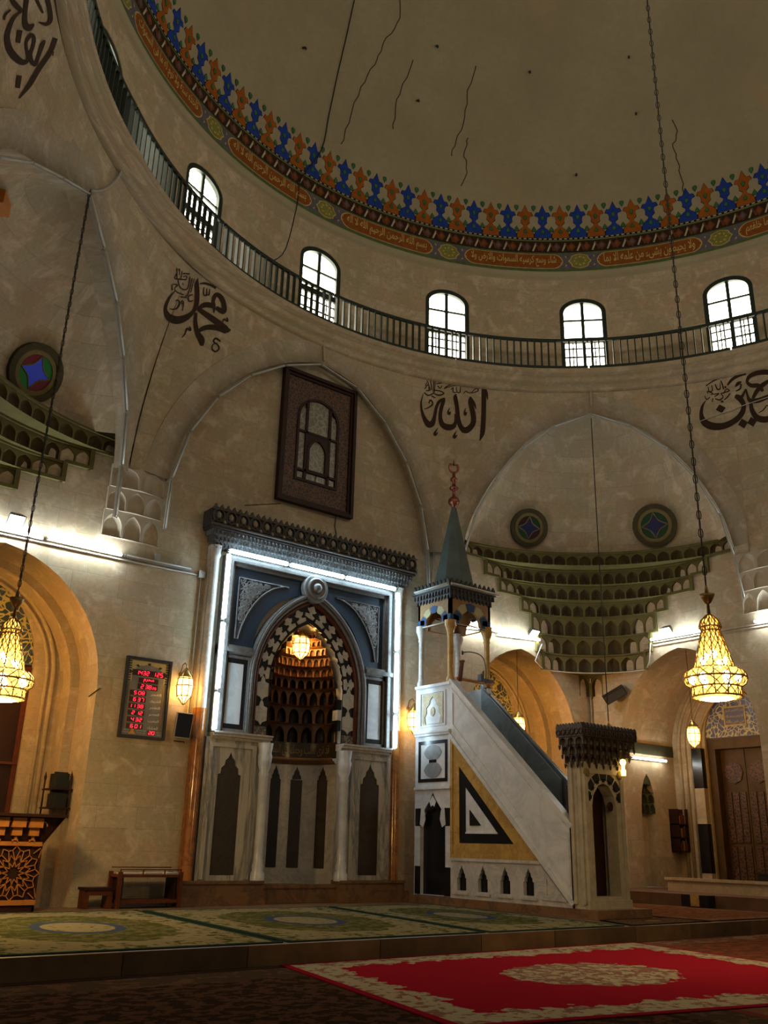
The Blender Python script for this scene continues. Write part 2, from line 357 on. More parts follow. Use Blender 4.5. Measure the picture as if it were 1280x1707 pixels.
def arch_z(k, u):
    P = PROFK[k]
    for (a, za), (b, zb) in zip(P, P[1:]):
        if min(a, b) <= u <= max(a, b) and abs(b-a) > 1e-6: return za+(zb-za)*(u-a)/(b-a)
    return None
def span_at(k, z):
    P = PROFK[k]; i = max(range(len(P)), key=lambda j: P[j][1]); out = []
    for Q in (P[:i+1], P[i:][::-1]):
        v = Q[-1][0]
        for (a, za), (b, zb) in zip(Q, Q[1:]):
            if za <= z <= zb: v = a+(b-a)*(z-za)/max(zb-za, 1e-6); break
        out.append(v)
    return out
# octagon corners seen in the photo, projecting 0.2 m from the walls
OCT = [V((.85, 3.2)), V((.85, 11.75)), V((6.95, 18.2)), V((16.6, 18.2)), V((22.3, 12.5)), V((22.3, 3.6))]
RC = 10.25
def swell(a):   # the ring is slightly wider toward the entrance side (a in radians from the qibla axis)
    d = math.degrees((a+pi) % (2*pi)-pi)
    return 1+.028*max(0., min(1., (-45-d)/30, (d+160)/50))
def rcirc(p): v = p-DC; return DC+v.normalized()*RC*swell(atan2(v.x, v.y))
MIDS = {k: (OCT[k]+OCT[k+1])/2 for k in range(5)}; MIDS[1] = V((4.34, 15.5))
def pend(k, u, z):
    """point of the pendentive shell on octagon side k, at distance u from its middle and height z"""
    a, b = OCT[k], OCT[k+1]; t = (b-a).normalized(); m = MIDS[k]; p = m+t*u
    s = max(0., min(1., (z-8.6)/(ZC-8.6)))**1.8
    q = p.lerp(rcirc(p), s); return V((q.x, q.y, z))
FACES = (0, 1, 2, 3, 4)
pm = MB(); soff = MB(); ring = MB()
for k in FACES:
    L0, L = (MIDS[k]-OCT[k]).length, (OCT[k+1]-MIDS[k]).length
    PU = [p for p in PROFK[k] if p[1] > 8.95]; uA, uB = PU[0][0], PU[-1][0]
    us = [-L0, (-L0*2+uA)/3, (-L0+2*uA)/3, uA-.002] + [u for u, z in PU]+[uB+.002, (L+uB)/2, L]
    us = sorted(set(us)); K = 14
    if k == 0: us = [L-.45, L-.3, L-.15, L]
    cols = []; uvs = []
    for u in us:
        zb = arch_z(k, u) if uA <= u <= uB else None
        if zb is None: zb = 9.2
        zb = max(zb, 9.0)
        cols.append([pend(k, u, zb+(ZC+.05-zb)*j/K) for j in range(K+1)])
        uvs.append([(u+k*9.3, zb+(ZC+.05-zb)*j/K) for j in range(K+1)])
    pm.grid(cols, 0, uvs, True)
    if k == 0: continue
    a, b = OCT[k], OCT[k+1]; t = (b-a).normalized(); nrm = V((t.y, -t.x)); nrm = nrm if nrm.dot(DC-a) < 0 else -nrm
    rows = [[], [], []]; ru = [[], [], []]; acc = 0
    R0, R1 = [], []; U0, U1 = [], []
    for i, (u, z) in enumerate(PU):
        p = pend(k, u, z); acc += 0 if i == 0 else hypot(u-PU[i-1][0], z-PU[i-1][1])
        m = MIDS[k]+t*u
        for j, dd in enumerate((0, .08, .16) if k in (1, 3) else (0, .1, .24)):
            q = p.copy() if j == 0 else V((m.x+nrm.x*(dd-.02), m.y+nrm.y*(dd-.02), z)); rows[j].append(q); ru[j].append((acc, dd))
        # ring
        if .6 < u+4 < 7.4 or True:
            i0, i1 = max(0, i-1), min(len(PU)-1, i+1); tx, tz = PU[i1][0]-PU[i0][0], PU[i1][1]-PU[i0][1]; l = hypot(tx, tz); nx, nz = -tz/l, tx/l
            w = .62
            uu, zz = u+nx*w, min(z+nz*w, ZC-.1)
            uu = max(-L0+.02, min(L-.02, uu))
            def sh(u, z): q = pend(k, u, z); c = (DC-V((q.x, q.y))).normalized(); return q+V((c.x, c.y, 0))*.022
            R0.append(sh(u, z)); R1.append(sh(uu, zz)); U0.append((acc, 0.1+k*3)); U1.append((acc, .72+k*3))
    soff.grid(rows, 0, ru, True)
    if k in (1, 2, 3):
        in0 = [pend(k, *PU[i]) for i in range(len(PU))]
        ring.grid([in0, R0, R1], 0, [U0, U0, U1], True)
        out1 = []
        for i, p in enumerate(R1): c = (DC-V((p.x, p.y))).normalized(); out1.append(p-V((c.x, c.y, 0))*.05)
        ring.grid([R1, out1], 0, [U1, U1], True)
PEND = struct(pm.build('wall_pendentive', M['stone'], loc=(12.1, 8, 7.6)), 'stone pendentives under the gallery, between the arches')
struct(soff.build('trim_1', M['stone2'], loc=(12.1, 8, 7.6)), 'shallow stone soffits of the great arches')
struct(ring.build('trim_2', M['stone2'], loc=(12.1, 8, 7.6)), 'raised voussoir rings around the great pointed arches')
bvP = BVHTree.FromPolygons([tuple(v) for v in pm.v], pm.f)
# cornice ring under the railing, gallery floor, drum wall, painted frieze wall, dome
def ringmesh(prof, a0=0, a1=360, n=192):
    m = MB(); rows = []; uvs = []; s = 0
    for i, (r_, z) in enumerate(prof):
        R_ = lambda j: r_*(swell(radians(a0+(a1-a0)*j/n)) if r_ < 10.5 else 1); r = r_
        if i: s += hypot(r-prof[i-1][0], z-prof[i-1][1])
        rows.append([V((DC.x+R_(j)*sin(radians(a0+(a1-a0)*j/n)), DC.y+R_(j)*cos(radians(a0+(a1-a0)*j/n)), z)) for j in range(n+1)])
        uvs.append([(r*radians(a0+(a1-a0)*j/n), s) for j in range(n+1)])
    m.grid(rows, 0, uvs, True); return m
struct(ringmesh([(10.30, 14.12), (10.17, 14.14), (10.15, 14.22), (10.20, 14.25), (10.18, 14.34), (10.07, 14.38), (10.05, 14.52), (10.10, 14.54), (10.10, 14.58), (9.98, 14.62), (9.96, 14.76), (10.0, 14.80), (10.95, 14.83)]).build('trim_3', M['stone'], loc=(12.1, 8, 14.2)), 'moulded stone cornice carrying the gallery')
RD = 10.9
WAZ = [22.5*k for k in range(16)]
WW, WZ0, WZS, WR = .71, 14.84, 17.26, .50        # half width, sill, spring, rise
# drum wall with window openings: built sector by sector
dm = MB()
def PD(s, z, c): a = s/RD; r = RD-c; return V((DC.x+r*sin(a), DC.y+r*cos(a), z))
for az in WAZ:
    c0 = radians(az)*RD; hs = radians(11.25)*RD
    ap = [(c0+x, WZS+z) for x, z in arc(WW, WR, 8)]
    n = 6
    def strip(pa, pb): # two polylines same length
        dm.grid([[PD(a, b, 0) for a, b in pa], [PD(a, b, 0) for a, b in pb]], 0, [pa, pb], True)
    xs = [c0-hs+(hs-WW)*i/n for i in range(n+1)]
    strip([(x, WZ0) for x in xs], [(x, 18.5) for x in xs])
    xs = [c0+WW+(hs-WW)*i/n for i in range(n+1)]
    strip([(x, WZ0) for x in xs], [(x, 18.5) for x in xs])
    strip(ap, [(a, 18.5) for a, b in ap])
    rv = [(c0-WW, WZ0)]+ap+[(c0+WW, WZ0)]
    dm.grid([[PD(a, b, 0) for a, b in rv], [PD(a, b, -.75) for a, b in rv]], 0, [[(i*.3, 0) for i in range(len(rv))], [(i*.3, .7) for i in range(len(rv))]], False)
struct(dm.build('wall_drum', M['stone'], loc=(12.1, 8, 14.8)), 'round stone drum wall behind the gallery')
struct(ringmesh([(10.9, 18.45), (10.86, 18.52), (10.80, 18.52), (10.80, 18.60), (10.74, 18.64), (10.78, 18.7), (10.78, 19.95)]).build('wall_frieze', M['plaster'], loc=(12.1, 8, 18.4)), 'plastered ring below the dome')
def dome_pt(s, h):   # s along the ring, h height measured along the meridian from the dome foot
    a = s/10.78; e = h/10.78; r = 10.78*cos(e); return V((DC.x+r*sin(a), DC.y+r*cos(a), 19.95+10.4*sin(e)))
dmm = MB(); rows = []; uvs = []
for i in range(33):
    h = 10.78*pi/2*i/32
    rows.append([dome_pt(10.78*2*pi*j/128, h) for j in range(129)]); uvs.append([(10.78*2*pi*j/128, h) for j in range(129)])
dmm.grid(rows, 0, uvs, True); struct(dmm.build('ceiling', M['plaster'], loc=(12.1, 8, 19.95)), 'plastered dome with painted flowers around its foot')
bvD = BVHTree.FromPolygons([tuple(v) for v in dmm.v], dmm.f)
# ---------------------------------------------------------------- painted frieze (one painted ring)
fr = MB(); FM = ['f_blue', 'f_orange', 'f_green', 'f_black', 'f_white', 'f_cart', 'f_lilac', 'f_med', 'f_line', 'f_gold', 'f_dark', 'f_brown']; FI = {k: i for i, k in enumerate(FM)}
def PF(s, z, lay):
    if z > 19.95: p = dome_pt(s, z-19.95); c = V((DC.x, DC.y, 19.95))-p; return p+c.normalized()*.006*lay
    a = s/10.78; r = 10.78-.006*lay; return V((DC.x+r*sin(a), DC.y+r*cos(a), z))
def poly(pts, k, lay): 
    P = [V((a, b, 0)) for a, b in pts]; fr.add([PF(a, b, lay) for a, b in pts], tessellate_polygon([P]), FI[k], None, False)
def band(s0, s1, z0, z1, k, lay, n=12): fr.grid([[PF(s0+(s1-s0)*i/n, z, lay) for i in range(n+1)] for z in (z0, z1)], FI[k], None, False)
low = [(-.27, 0), (-.26, .14), (-.17, .27), (-.07, .34), (-.05, .42), (.05, .42), (.07, .34), (.17, .27), (.26, .14), (.27, 0)]
upf = [(-.05, .42), (-.14, .50), (-.13, .60), (-.15, .68), (-.25, .72), (-.20, .83), (-.10, .84), (-.06, .93), (0, 1.06), (.06, .93), (.10, .84), (.20, .83), (.25, .72), (.15, .68), (.13, .60), (.14, .50), (.05, .42)]
drop = [(0, -.11), (-.055, -.02), (-.06, .03), (-.03, .065), (.03, .065), (.06, .03), (.055, -.02)]
NFL = 120; ds = 2*pi*10.78/NFL
for i in range(-30, 38):
    s = i*ds; k = 'f_blue' if i % 2 else 'f_orange'; z0 = 19.97; sx, sz = 1.0, 1.18
    for sh in (low, upf):
        cx = sum(a for a, b in sh)/len(sh); cy = sum(b for a, b in sh)/len(sh)
        poly([(s+a*sx*1.08, z0+max(0, cy+(b-cy)*1.06)*sz) for a, b in sh], 'f_black', 1)
        poly([(s+a*sx, z0+b*sz) for a, b in sh], k, 2)
    for x, z, f, fl in ((0, .20, .9, 1), (0, .66, .9, -1), (ds/2, .26, 1, 1), (ds/2, .98, 1, -1), (ds/2, .58, .8, 1)):
        if x and z == .58: continue
        poly([(s+x+a*f*1.2, z0+z*sz-fl*b*f*1.3) for a, b in drop], 'f_black', 3); poly([(s+x+a*f, z0+z*sz-fl*b*f*1.1) for a, b in drop], 'f_green', 4)
sec = radians(22.5)*10.78
ft = [None]
PRES = {}
_A = 'ءآأؤإئابةتثجحخدذرزسشصضطظعغـفقكلمنهوىي'
_forms = {'ء': (0xFE80,), 'آ': (0xFE81, 2), 'أ': (0xFE83, 2), 'ؤ': (0xFE85, 2), 'إ': (0xFE87, 2), 'ئ': (0xFE89, 4), 'ا': (0xFE8D, 2), 'ب': (0xFE8F, 4), 'ة': (0xFE93, 2), 'ت': (0xFE95, 4), 'ث': (0xFE99, 4), 'ج': (0xFE9D, 4), 'ح': (0xFEA1, 4), 'خ': (0xFEA5, 4), 'د': (0xFEA9, 2), 'ذ': (0xFEAB, 2), 'ر': (0xFEAD, 2), 'ز': (0xFEAF, 2), 'س': (0xFEB1, 4), 'ش': (0xFEB5, 4), 'ص': (0xFEB9, 4), 'ض': (0xFEBD, 4), 'ط': (0xFEC1, 4), 'ظ': (0xFEC5, 4), 'ع': (0xFEC9, 4), 'غ': (0xFECD, 4), 'ف': (0xFED1, 4), 'ق': (0xFED5, 4), 'ك': (0xFED9, 4), 'ل': (0xFEDD, 4), 'م': (0xFEE1, 4), 'ن': (0xFEE5, 4), 'ه': (0xFEE9, 4), 'و': (0xFEED, 2), 'ى': (0xFEEF, 2), 'ي': (0xFEF1, 4)}
def shape_ar(t):
    t = t.replace('لا', '\uFEFB'); out = []
    for i, c in enumerate(t):
        if c == '\uFEFB':
            pr = i > 0 and t[i-1] in _forms and len(_forms[t[i-1]]) > 1 and _forms[t[i-1]][1] == 4
            out.append('\uFEFC' if pr else c); continue
        if c not in _forms: out.append(c); continue
        f = _forms[c]; nf = f[1] if len(f) > 1 else 1
        pr = i > 0 and t[i-1] in _forms and len(_forms[t[i-1]]) > 1 and _forms[t[i-1]][1] == 4 and nf > 1
        nx = i+1 < len(t) and (t[i+1] in _forms or t[i+1] == '\uFEFB') and nf == 4
        out.append(chr(f[0]+(3 if pr and nx else 2 if nx else 1 if pr else 0)) if nf == 4 else chr(f[0]+(1 if pr else 0)))
    return ''.join(out[::-1])
def text_tris(body, bold=0.):
    cu = bpy.data.curves.new('t', 'FONT'); cu.body = body; cu.resolution_u = 2; cu.offset = bold
    o = bpy.data.objects.new('t', cu); COL.objects.link(o); bpy.context.view_layer.update()
    dg = bpy.context.evaluated_depsgraph_get(); me = bpy.data.meshes.new_from_object(o.evaluated_get(dg))
    vs = [v.co.copy() for v in me.vertices]; fs = [tuple(p.vertices) for p in me.polygons]
    bpy.data.objects.remove(o); bpy.data.curves.remove(cu); bpy.data.meshes.remove(me); return vs, fs
def put_text(mb, body, P, x0, x1, z0, z1, mi=0, c=.01, keep=False, bold=0.):
    """text fitted in the rectangle x0..x1, z0..z1 of the frame P"""
    vs, fs = text_tris(body, bold)
    if not vs: return
    a0 = min(v.x for v in vs); a1 = max(v.x for v in vs); b0 = min(v.y for v in vs); b1 = max(v.y for v in vs)
    sx = (x1-x0)/(a1-a0); sz = (z1-z0)/(b1-b0); dx = dz = 0
    if keep:
        s = min(abs(sx), abs(sz)); dx = (x1-x0-math.copysign(s, sx)*(a1-a0))/2; sx = math.copysign(s, sx); dz = (z1-z0-s*(b1-b0))/2; sz = s
    mb.add([P(x0+dx+(v.x-a0)*sx, z0+dz+(v.y-b0)*sz, c) for v in vs], fs, mi)
VERSE = ['الله لا اله الا هو الحى القيوم لا', 'بسم الله الرحمن الرحيم الله لا اله', 'تاخذه سنة ولا نوم له ما فى السموات', 'وما فى الارض من ذا الذى يشفع عنده', 'الا باذنه يعلم ما بين ايديهم وما خلفهم', 'ولا يحيطون بشىء من علمه الا بما', 'شاء وسع كرسيه السموات والارض ولا']
for i in range(-4, 5):
    s0 = i*sec; z0, z1 = 18.78, 19.36
    band(s0, s0+sec, 18.70, 18.78, 'f_line', 1); band(s0, s0+sec, z0, z1, 'f_lilac', 1); band(s0, s0+sec, 19.36, 19.40, 'f_line', 1)
    band(s0, s0+sec, 19.40, 19.84, 'f_dark', 1); band(s0, s0+sec, 19.82, 19.86, 'f_line', 2); band(s0, s0+sec, 19.88, 19.96, 'f_black', 2)
    n = 26
    for j in range(n): x = s0+sec*(j+.2)/n; band(x, x+sec/n*.55, 19.90, 19.94, 'f_white', 3, 1)
    # scroll band
    nb = 9
    for j in range(nb):
        x = s0+sec*(j+.5)/nb; w = sec/nb
        poly([(x-w*.28, 19.61), (x, 19.79), (x+w*.28, 19.61), (x, 19.43)], 'f_brown', 2); poly([(x-w*.15, 19.61), (x, 19.71), (x+w*.15, 19.61), (x, 19.51)], 'f_lilac' if j % 2 else 'f_cart', 3)
        poly([(x+w*.32, 19.46), (x+w*.42, 19.45), (x+w*.68, 19.75), (x+w*.56, 19.77)], 'f_white', 2); poly([(x-w*.44, 19.74), (x-w*.34, 19.76), (x-w*.12, 19.48), (x-w*.24, 19.46)], 'f_brown', 3)
    # medallion at the window axis, cartouche between
    rr = [(s0+.30*cos(2*pi*t/16)*(1+.10*cos(8*2*pi*t/16)), (z0+z1)/2+.25*sin(2*pi*t/16)) for t in range(16)]
    poly([(s0+(a-s0)*1.12, (z0+z1)/2+(b-(z0+z1)/2)*1.1) for a, b in rr], 'f_gold', 2); poly(rr, 'f_med', 3)
    for t in range(8): a = 2*pi*t/8; poly([(s0+.17*cos(a)+.05*cos(b), (z0+z1)/2+.15*sin(a)+.04*sin(b)) for b in (0, 2.1, 4.2)], 'f_gold', 4)
    for sg in (-1, 1):
        for t in range(3): x = s0+sg*(.44+.07*t); poly([(x-.03, z0+.08+.07*t), (x+.03, z0+.12+.07*t), (x+.01, z0+.18)], 'f_gold', 3); poly([(x-.03, z1-.08-.07*t), (x+.03, z1-.12-.07*t), (x+.01, z1-.18)], 'f_gold', 3)
    a, b = s0+.56, s0+sec-.56; zm = (z0+z1)/2; H = (z1-z0)/2-.04
    def hh(q): d = min(q, 1-q)*(b-a); return H*min(1., .12+(d/.26)**.6) if d < .26 else H
    for kk, lay, gx in (('f_gold', 2, .03), ('f_cart', 3, 0)):
        qs = [0, .015, .03, .05, .08]+[.08+.84*t/10 for t in range(1, 10)]+[.92, .95, .97, .985, 1]
        for q0, q1 in zip(qs, qs[1:]):
            xa, xb = a-gx+(b-a+2*gx)*q0, a-gx+(b-a+2*gx)*q1; fr.add([PF(xa, zm-hh(q0)-gx*.7, lay), PF(xb, zm-hh(q1)-gx*.7, lay), PF(xb, zm+hh(q1)+gx*.7, lay), PF(xa, zm+hh(q0)+gx*.7, lay)], [(0, 1, 2, 3)], FI[kk])
    put_text(fr, shape_ar(VERSE[(-i) % len(VERSE)] if i != 0 else VERSE[1]), lambda x, z, c: PF(x, z, 4), a+.18, b-.18, z0+.09, z1-.07, FI['f_gold'], 0, bold=.012)
struct(fr.build('trim_4', [M[k] for k in FM], loc=(12.1, 8, 18.7)), 'painted frieze of blue and orange flowers over gold Arabic cartouches')
# ---------------------------------------------------------------- drum windows
def window(k, az):
    c0 = radians(az)*RD; n = 'window_%d' % k; c = -.16
    fr_ = MB(); P = lambda s, z, d: PD(s, z, c+d)
    op = [(c0-WW, WZ0)]+[(c0+x, WZS+z) for x, z in arc(WW, WR, 8)]+[(c0+WW, WZ0)]
    ip = [(c0-WW+.13, WZ0+.06)]+[(c0+x, WZS+z) for x, z in arc(WW-.13, WR-.13, 8)]+[(c0+WW-.13, WZ0+.06)]
    fr_.plate(op, [ip], P, 0, .14)
    root = struct(fr_.build(n, M['iron'], loc=PD(c0, WZ0, 0)))
    mu = MB()
    def sb(x0, x1, z0, z1, d=.10): 
        for i in range(1): mu.plate([(c0+x0, z0), (c0+x1, z0), (c0+x1, z1), (c0+x0, z1)], (), P, 0.02, d)
    sb(-.05, .05, WZ0, WZS+WR-.05); sb(-WW+.05, WW-.05, 16.20, 16.38); sb(-WW+.05, WW-.05, 16.98, 17.04, .08); sb(-WW+.05, WW-.05, 15.70, 15.75, .06); sb(-WW+.05, WW-.05, 16.0, 16.04, .06)
    for x in (-.33, .33): sb(x-.018, x+.018, WZ0, 16.22, .06)
    mu.build('muntins', M['iron'], root)
    pn = MB(); pn.plate(ip, (), P, .03, .035); pn.build('pane', M['pane'], root)
WLAB = {-67.5: 'drum window partly hidden at the gallery end by the calligraphy pendentive', -45: 'drum window seen edge-on above the corner arch', -22.5: 'drum window above the name calligraphy beside the mihrab arch', 0: 'drum window straight above the mihrab', 22.5: 'drum window above the pulpit spire', 45: 'glaring drum window above the corner vault', 67.5: 'drum window beside the hanging chandelier cable'}
for i, az in enumerate([-67.5, -45, -22.5, 0, 22.5, 45, 67.5, 90, 112.5, 135, 157.5, 180, 202.5, 225, 247.5, 270]): window(i+1, az)
# ---------------------------------------------------------------- gallery railing, one panel per bay
def rail_panel(az0, az1, nb):
    R = 10.12; c = radians((az0+az1)/2); base = V((DC.x+R*sin(c), DC.y+R*cos(c), 14.83))
    loc = lambda a, r, z: V((DC.x+r*swell(a)*sin(a), DC.y+r*swell(a)*cos(a), z))
    A0, A1 = radians(az0)+.002, radians(az1)-.002
    return base, A0, A1, loc, R
RL = {-78.75: 'at the far end past the edge-on window', -56.25: 'over the arch with the coloured round window', -33.75: 'between the edge-on window and the next one', -11.25: 'over the mihrab arch on the clock side', 11.25: 'over the mihrab arch on the pulpit side', 33.75: 'just before the glaring corner window', 56.25: 'crossed by the long chandelier chain', 78.75: 'beyond the last window'}
for mid, lab in RL.items():
    base, A0, A1, loc, R = rail_panel(mid-11.25, mid+11.25, 19)
    t = thing('gallery_railing', 'dark green gallery railing panel '+lab, 'railing', base, 'railing panels around the gallery')
    n = 12; ang = [A0+(A1-A0)*i/n for i in range(n+1)]
    for nm, z, h in (('top_rail', 15.80, .09), ('bottom_rail', 14.90, .07)):
        m = MB()
        m.grid([[loc(a, R+dr, z+dz) for a in ang] for dr, dz in ((-.03, -h/2), (-.03, h/2), (.03, h/2), (.03, -h/2), (-.03, -h/2))], 0, None, False); m.build(nm, M['iron'], t)
    for i in range(19):
        a = A0+(A1-A0)*(i+.5)/19; m = MB(); d = V((cos(a), -sin(a), 0)); p = loc(a, R, 14.86)
        m.bar(p, p+V((0, 0, .92)), (.035 if i % 19 else .07), .095, 0, d.cross(V((0, 0, 1)))); m.build('baluster', M['iron'], t)
# ---------------------------------------------------------------- walls with recesses
CQL, CQR = 4.70, 19.5; HW, ZSP, RIS = 2.25, 4.4, 2.6
ap_ = lambda cx, hw=HW, z0=.02, zs=ZSP, rise=RIS, n=12: archpoly(cx, hw, z0, zs, rise, n)
PQ = lambda a, b, c: V((a, YW-c, b))                   # qibla wall frame, c toward the hall
wm = MB()
wm.plate([(.6, 0), (XR, 0), (XR, 14.3), (.6, 14.3)], [ap_(CQL), ap_(CQR), [(10.94, .3), (13.06, .3), (13.06, 6.6), (10.94, 6.6)]], PQ, 0, 0)
struct(wm.build('wall_front', M['stone'], loc=(12, YW, 0)), 'qibla wall of pale stone blocks')
PX = lambda a, b, c: V((XR-c, a, b))
CRY, HWR = 15.15, 2.2
wr = MB(); wr.plate([(18.4, 0), (4, 0), (4, 14.3), (18.4, 14.3)], [ap_(CRY, HWR)], PX, 0, 0)
struct(wr.build('wall_right', M['stone'], loc=(XR, 12, 0)), 'side wall of pale stone blocks with a deep arched bay')
def soffit(mb, P, path, c0, c1, n=4):
    acc = [0]
    for p, q in zip(path, path[1:]): acc.append(acc[-1]+hypot(q[0]-p[0], q[1]-p[1]))
    mb.grid([[P(a, b, c0+(c1-c0)*i/n) for a, b in path] for i in range(n+1)], 0, [[(u, abs(c1-c0)*i/n) for u in acc] for i in range(n+1)], False)
def recess(name, cx, lab):
    m = MB(); o1, o2 = ap_(cx), ap_(cx, 2.05, .02, ZSP, 2.42); zsl = 5.0
    soffit(m, PQ, o1, 0, -1.0); m.grid([[PQ(a, b, -1.0) for a, b in o1], [PQ(a, b, -1.0) for a, b in o2]], 0, [o1, o2], False); soffit(m, PQ, o2, -1.0, -1.6)
    hole = archpoly(cx, 1.42, .04, zsl, 1.75, 10)
    m.plate(o2, [[(a, b) for a, b in hole]], PQ, -1.6, -1.6)
    soffit(m, PQ, hole, -1.6, -1.78, 1)
    for hw, r in ((1.86, .055), (1.72, .04)):
        m.tube([PQ(a, b, -1.59) for a, b in archpoly(cx, hw, .3, 4.7, 2.0+hw-1.72, 12)], r, 8)
    o = struct(m.build(name, M['stone_arch'], loc=(cx, YW+1, 0)), lab)
    return hole
h1 = recess('wall_recess', CQL, 'arched bay in the qibla wall beside the prayer clock')
h2 = recess('wall_bay', CQR, 'arched bay in the qibla wall behind the pulpit')
for cx, lab in ((CQL, 'dark tiled lunette of arabesques in the bay beside the prayer clock'), (CQR, 'dark tiled lunette of arabesques in the bay behind the pulpit')):
    m = MB(); m.plate(archpoly(cx, 1.41, 4.98, 5.0, 1.75, 10), (), PQ, -1.77, -1.70); t = tag(m.build('tile_lunette', M['tile']), lab, 'tiles')
    m = MB(); m.plate([(cx-1.41, .3), (cx+1.41, .3), (cx+1.41, 4.95), (cx-1.41, 4.95)], (), PQ, -1.78, -1.72)
    t = thing('wooden_shutter', 'dark wooden shutters under the tiled lunette '+('beside the prayer clock' if cx < 10 else 'behind the pulpit'), 'shutter', PQ(cx, .3, -1.75)); m.build('board', M['wood_dark'], t)
    m = MB()
    for x in (-1.36, -.68, 0, .68, 1.36):
        m.bar(PQ(cx+x, .3, -1.7), PQ(cx+x, 4.9, -1.7), .1, .05, 0, (0, 1, 0))
    for z in (.4, 1.5, 2.9, 4.85): m.bar(PQ(cx-1.4, z, -1.7), PQ(cx+1.4, z, -1.7), .1, .05)
    m.build('frame', M['wood'], t)
# deep side bay
sb = MB(); o1 = ap_(CRY, HWR); o3 = archpoly(CRY, 1.04, .6, 4.75, 1.4, 10)
acc = [p for p in o1 if True]
# reveal at Y=17.35 is built separately (it holds a niche); the rest of the soffit here
P25 = lambda a, b, c: V((25.0-c, a, b))
i0 = next(i for i, p in enumerate(o1) if p[1] >= ZSP-.001)
soffit(sb, PX, o1[:len(o1)-1] if False else o1[i0:len(o1)-i0], 0, -2.5)
far = [(CRY+HWR, .02), (CRY+HWR, ZSP)]
near = [(CRY-HWR, .02), (CRY-HWR, ZSP)]
soffit(sb, PX, near, 0, -2.5)
sb.plate(o1, [o3], P25, 0, 0); soffit(sb, P25, o3, 0, -.5, 1)
for hw, r, z in ((1.95, .06, 0), (1.75, .05, 0), (1.55, .045, 0), (1.22, .05, 0)):
    sb.tube([P25(a, b, .01) for a, b in archpoly(CRY, hw, .6, 4.5, 1.5+hw-1.1, 10)], r, 8)
struct(sb.build('wall_side_bay', M['stone_arch'], loc=(24, CRY, 0)), 'deep vaulted side bay with a carved door')
PR = lambda a, b, c: V((a, 17.35-c, b)); rv = MB()
niche = [(23.25, .55), (23.25, 2.55), (23.3, 3.1), (23.45, 3.5), (23.6, 3.68), (23.75, 3.5), (23.9, 3.1), (23.95, 2.55), (23.95, .55)]
rv.plate([(22.5, 0), (25, 0), (25, 4.45), (22.5, 4.45)], [niche], PR, 0, 0); soffit(rv, PR, niche, 0, -.35, 1); rv.plate(niche, (), PR, -.35, -.35)
struct(rv.build('wall_reveal', M['stone_arch'], loc=(23.7, 17.35, 0)), 'reveal of the side bay with a small niche')
m = MB(); PNQ = lambda u, z, d: V((23.6-.35*cos(u), 17.36+.30*sin(u)+d*.5, z))
for z0, z1, n in ((2.55, 2.85, 5), (2.85, 3.12, 4), (3.12, 3.38, 3)):
    sc = 1-.25*(z0-2.55); 
    for i in range(n): m.cell(lambda u, z, d, sc=sc: V((23.6-.34*sc*cos(u), 17.33+.26*sin(u)+d*.5, z)), .15+(pi-.3)*i/n, .15+(pi-.3)*(i+1)/n, z0, z1, .1, 0, 1)
m.plate([(23.3, 3.38), (23.45, 3.5), (23.6, 3.66), (23.75, 3.5), (23.9, 3.38)], (), PR, -.2, -.02)
struct(m.build('trim_5', [plain('green_painted_cells', lin((70, 74, 40)), .7, 0, .4, 5, .1), plain('dark_green_cells', lin((44, 42, 22)), .7, 0, .4, 5, .1)]), 'green painted stalactite hood of the small niche in the side bay')
m = MB(); m.plate([(22.55, 4.24), (24.98, 4.24), (24.98, 4.56), (22.55, 4.56)], (), PR, 0, .03); tag(m.build('stone_inscription_band', plain('dark_green_stone', lin((62, 60, 40)), .5, 0, .3, 6, .1)), 'dark green stone band above the lit tube in the side bay', 'panel')
m = MB(); m.plate(o3, (), P25, -.12, -.10); PLN = m
# tiled lunette over the door, lintel, door
m = MB(); m.plate(archpoly(CRY, 1.03, 4.75, 4.76, 1.39, 10), (), P25, -.10, -.06); tt = tag(m.build('door_lunette', M['tile_blue']), 'blue tiled lunette with a framed inscription above the carved door', 'tiles')
m = MB(); m.plate([(CRY+.36, 5.05), (CRY-.36, 5.05), (CRY-.36, 5.62), (CRY+.36, 5.62)], [[(CRY+.32, 5.09), (CRY-.32, 5.09), (CRY-.32, 5.58), (CRY+.32, 5.58)]], P25, -.06, -.04, 0); m.plate([(CRY+.32, 5.09), (CRY-.32, 5.09), (CRY-.32, 5.58), (CRY+.32, 5.58)], (), P25, -.05, -.05, 1)
Pm = lambda a, b, c: P25(2*CRY-a, b, c)
for j, tx in enumerate(('بسم الله الرحمن الرحيم', 'انما يعمر مساجد الله', 'من امن بالله')): put_text(m, shape_ar(tx), Pm, CRY-.29, CRY+.29, 5.43-.16*j, 5.55-.16*j, 0, -.045, bold=.015)
m.build('inscription_panel', [M['f_gold'], plain('blue_tile_panel', lin((84, 90, 130)), .3, 0, .15, 6, 0)], tt)
dr = MB(); dr.plate([(CRY-1.03, .6), (CRY+1.03, .6), (CRY+1.03, 4.73), (CRY-1.03, 4.73)], [[(CRY-.78, .62), (CRY+.78, .62), (CRY+.78, 4.42), (CRY-.78, 4.42)]], P25, -.42, -.08)
door = struct(dr.build('door_1', [M['wood_door']], loc=(25.2, CRY, .6)), 'carved double door in the side bay')
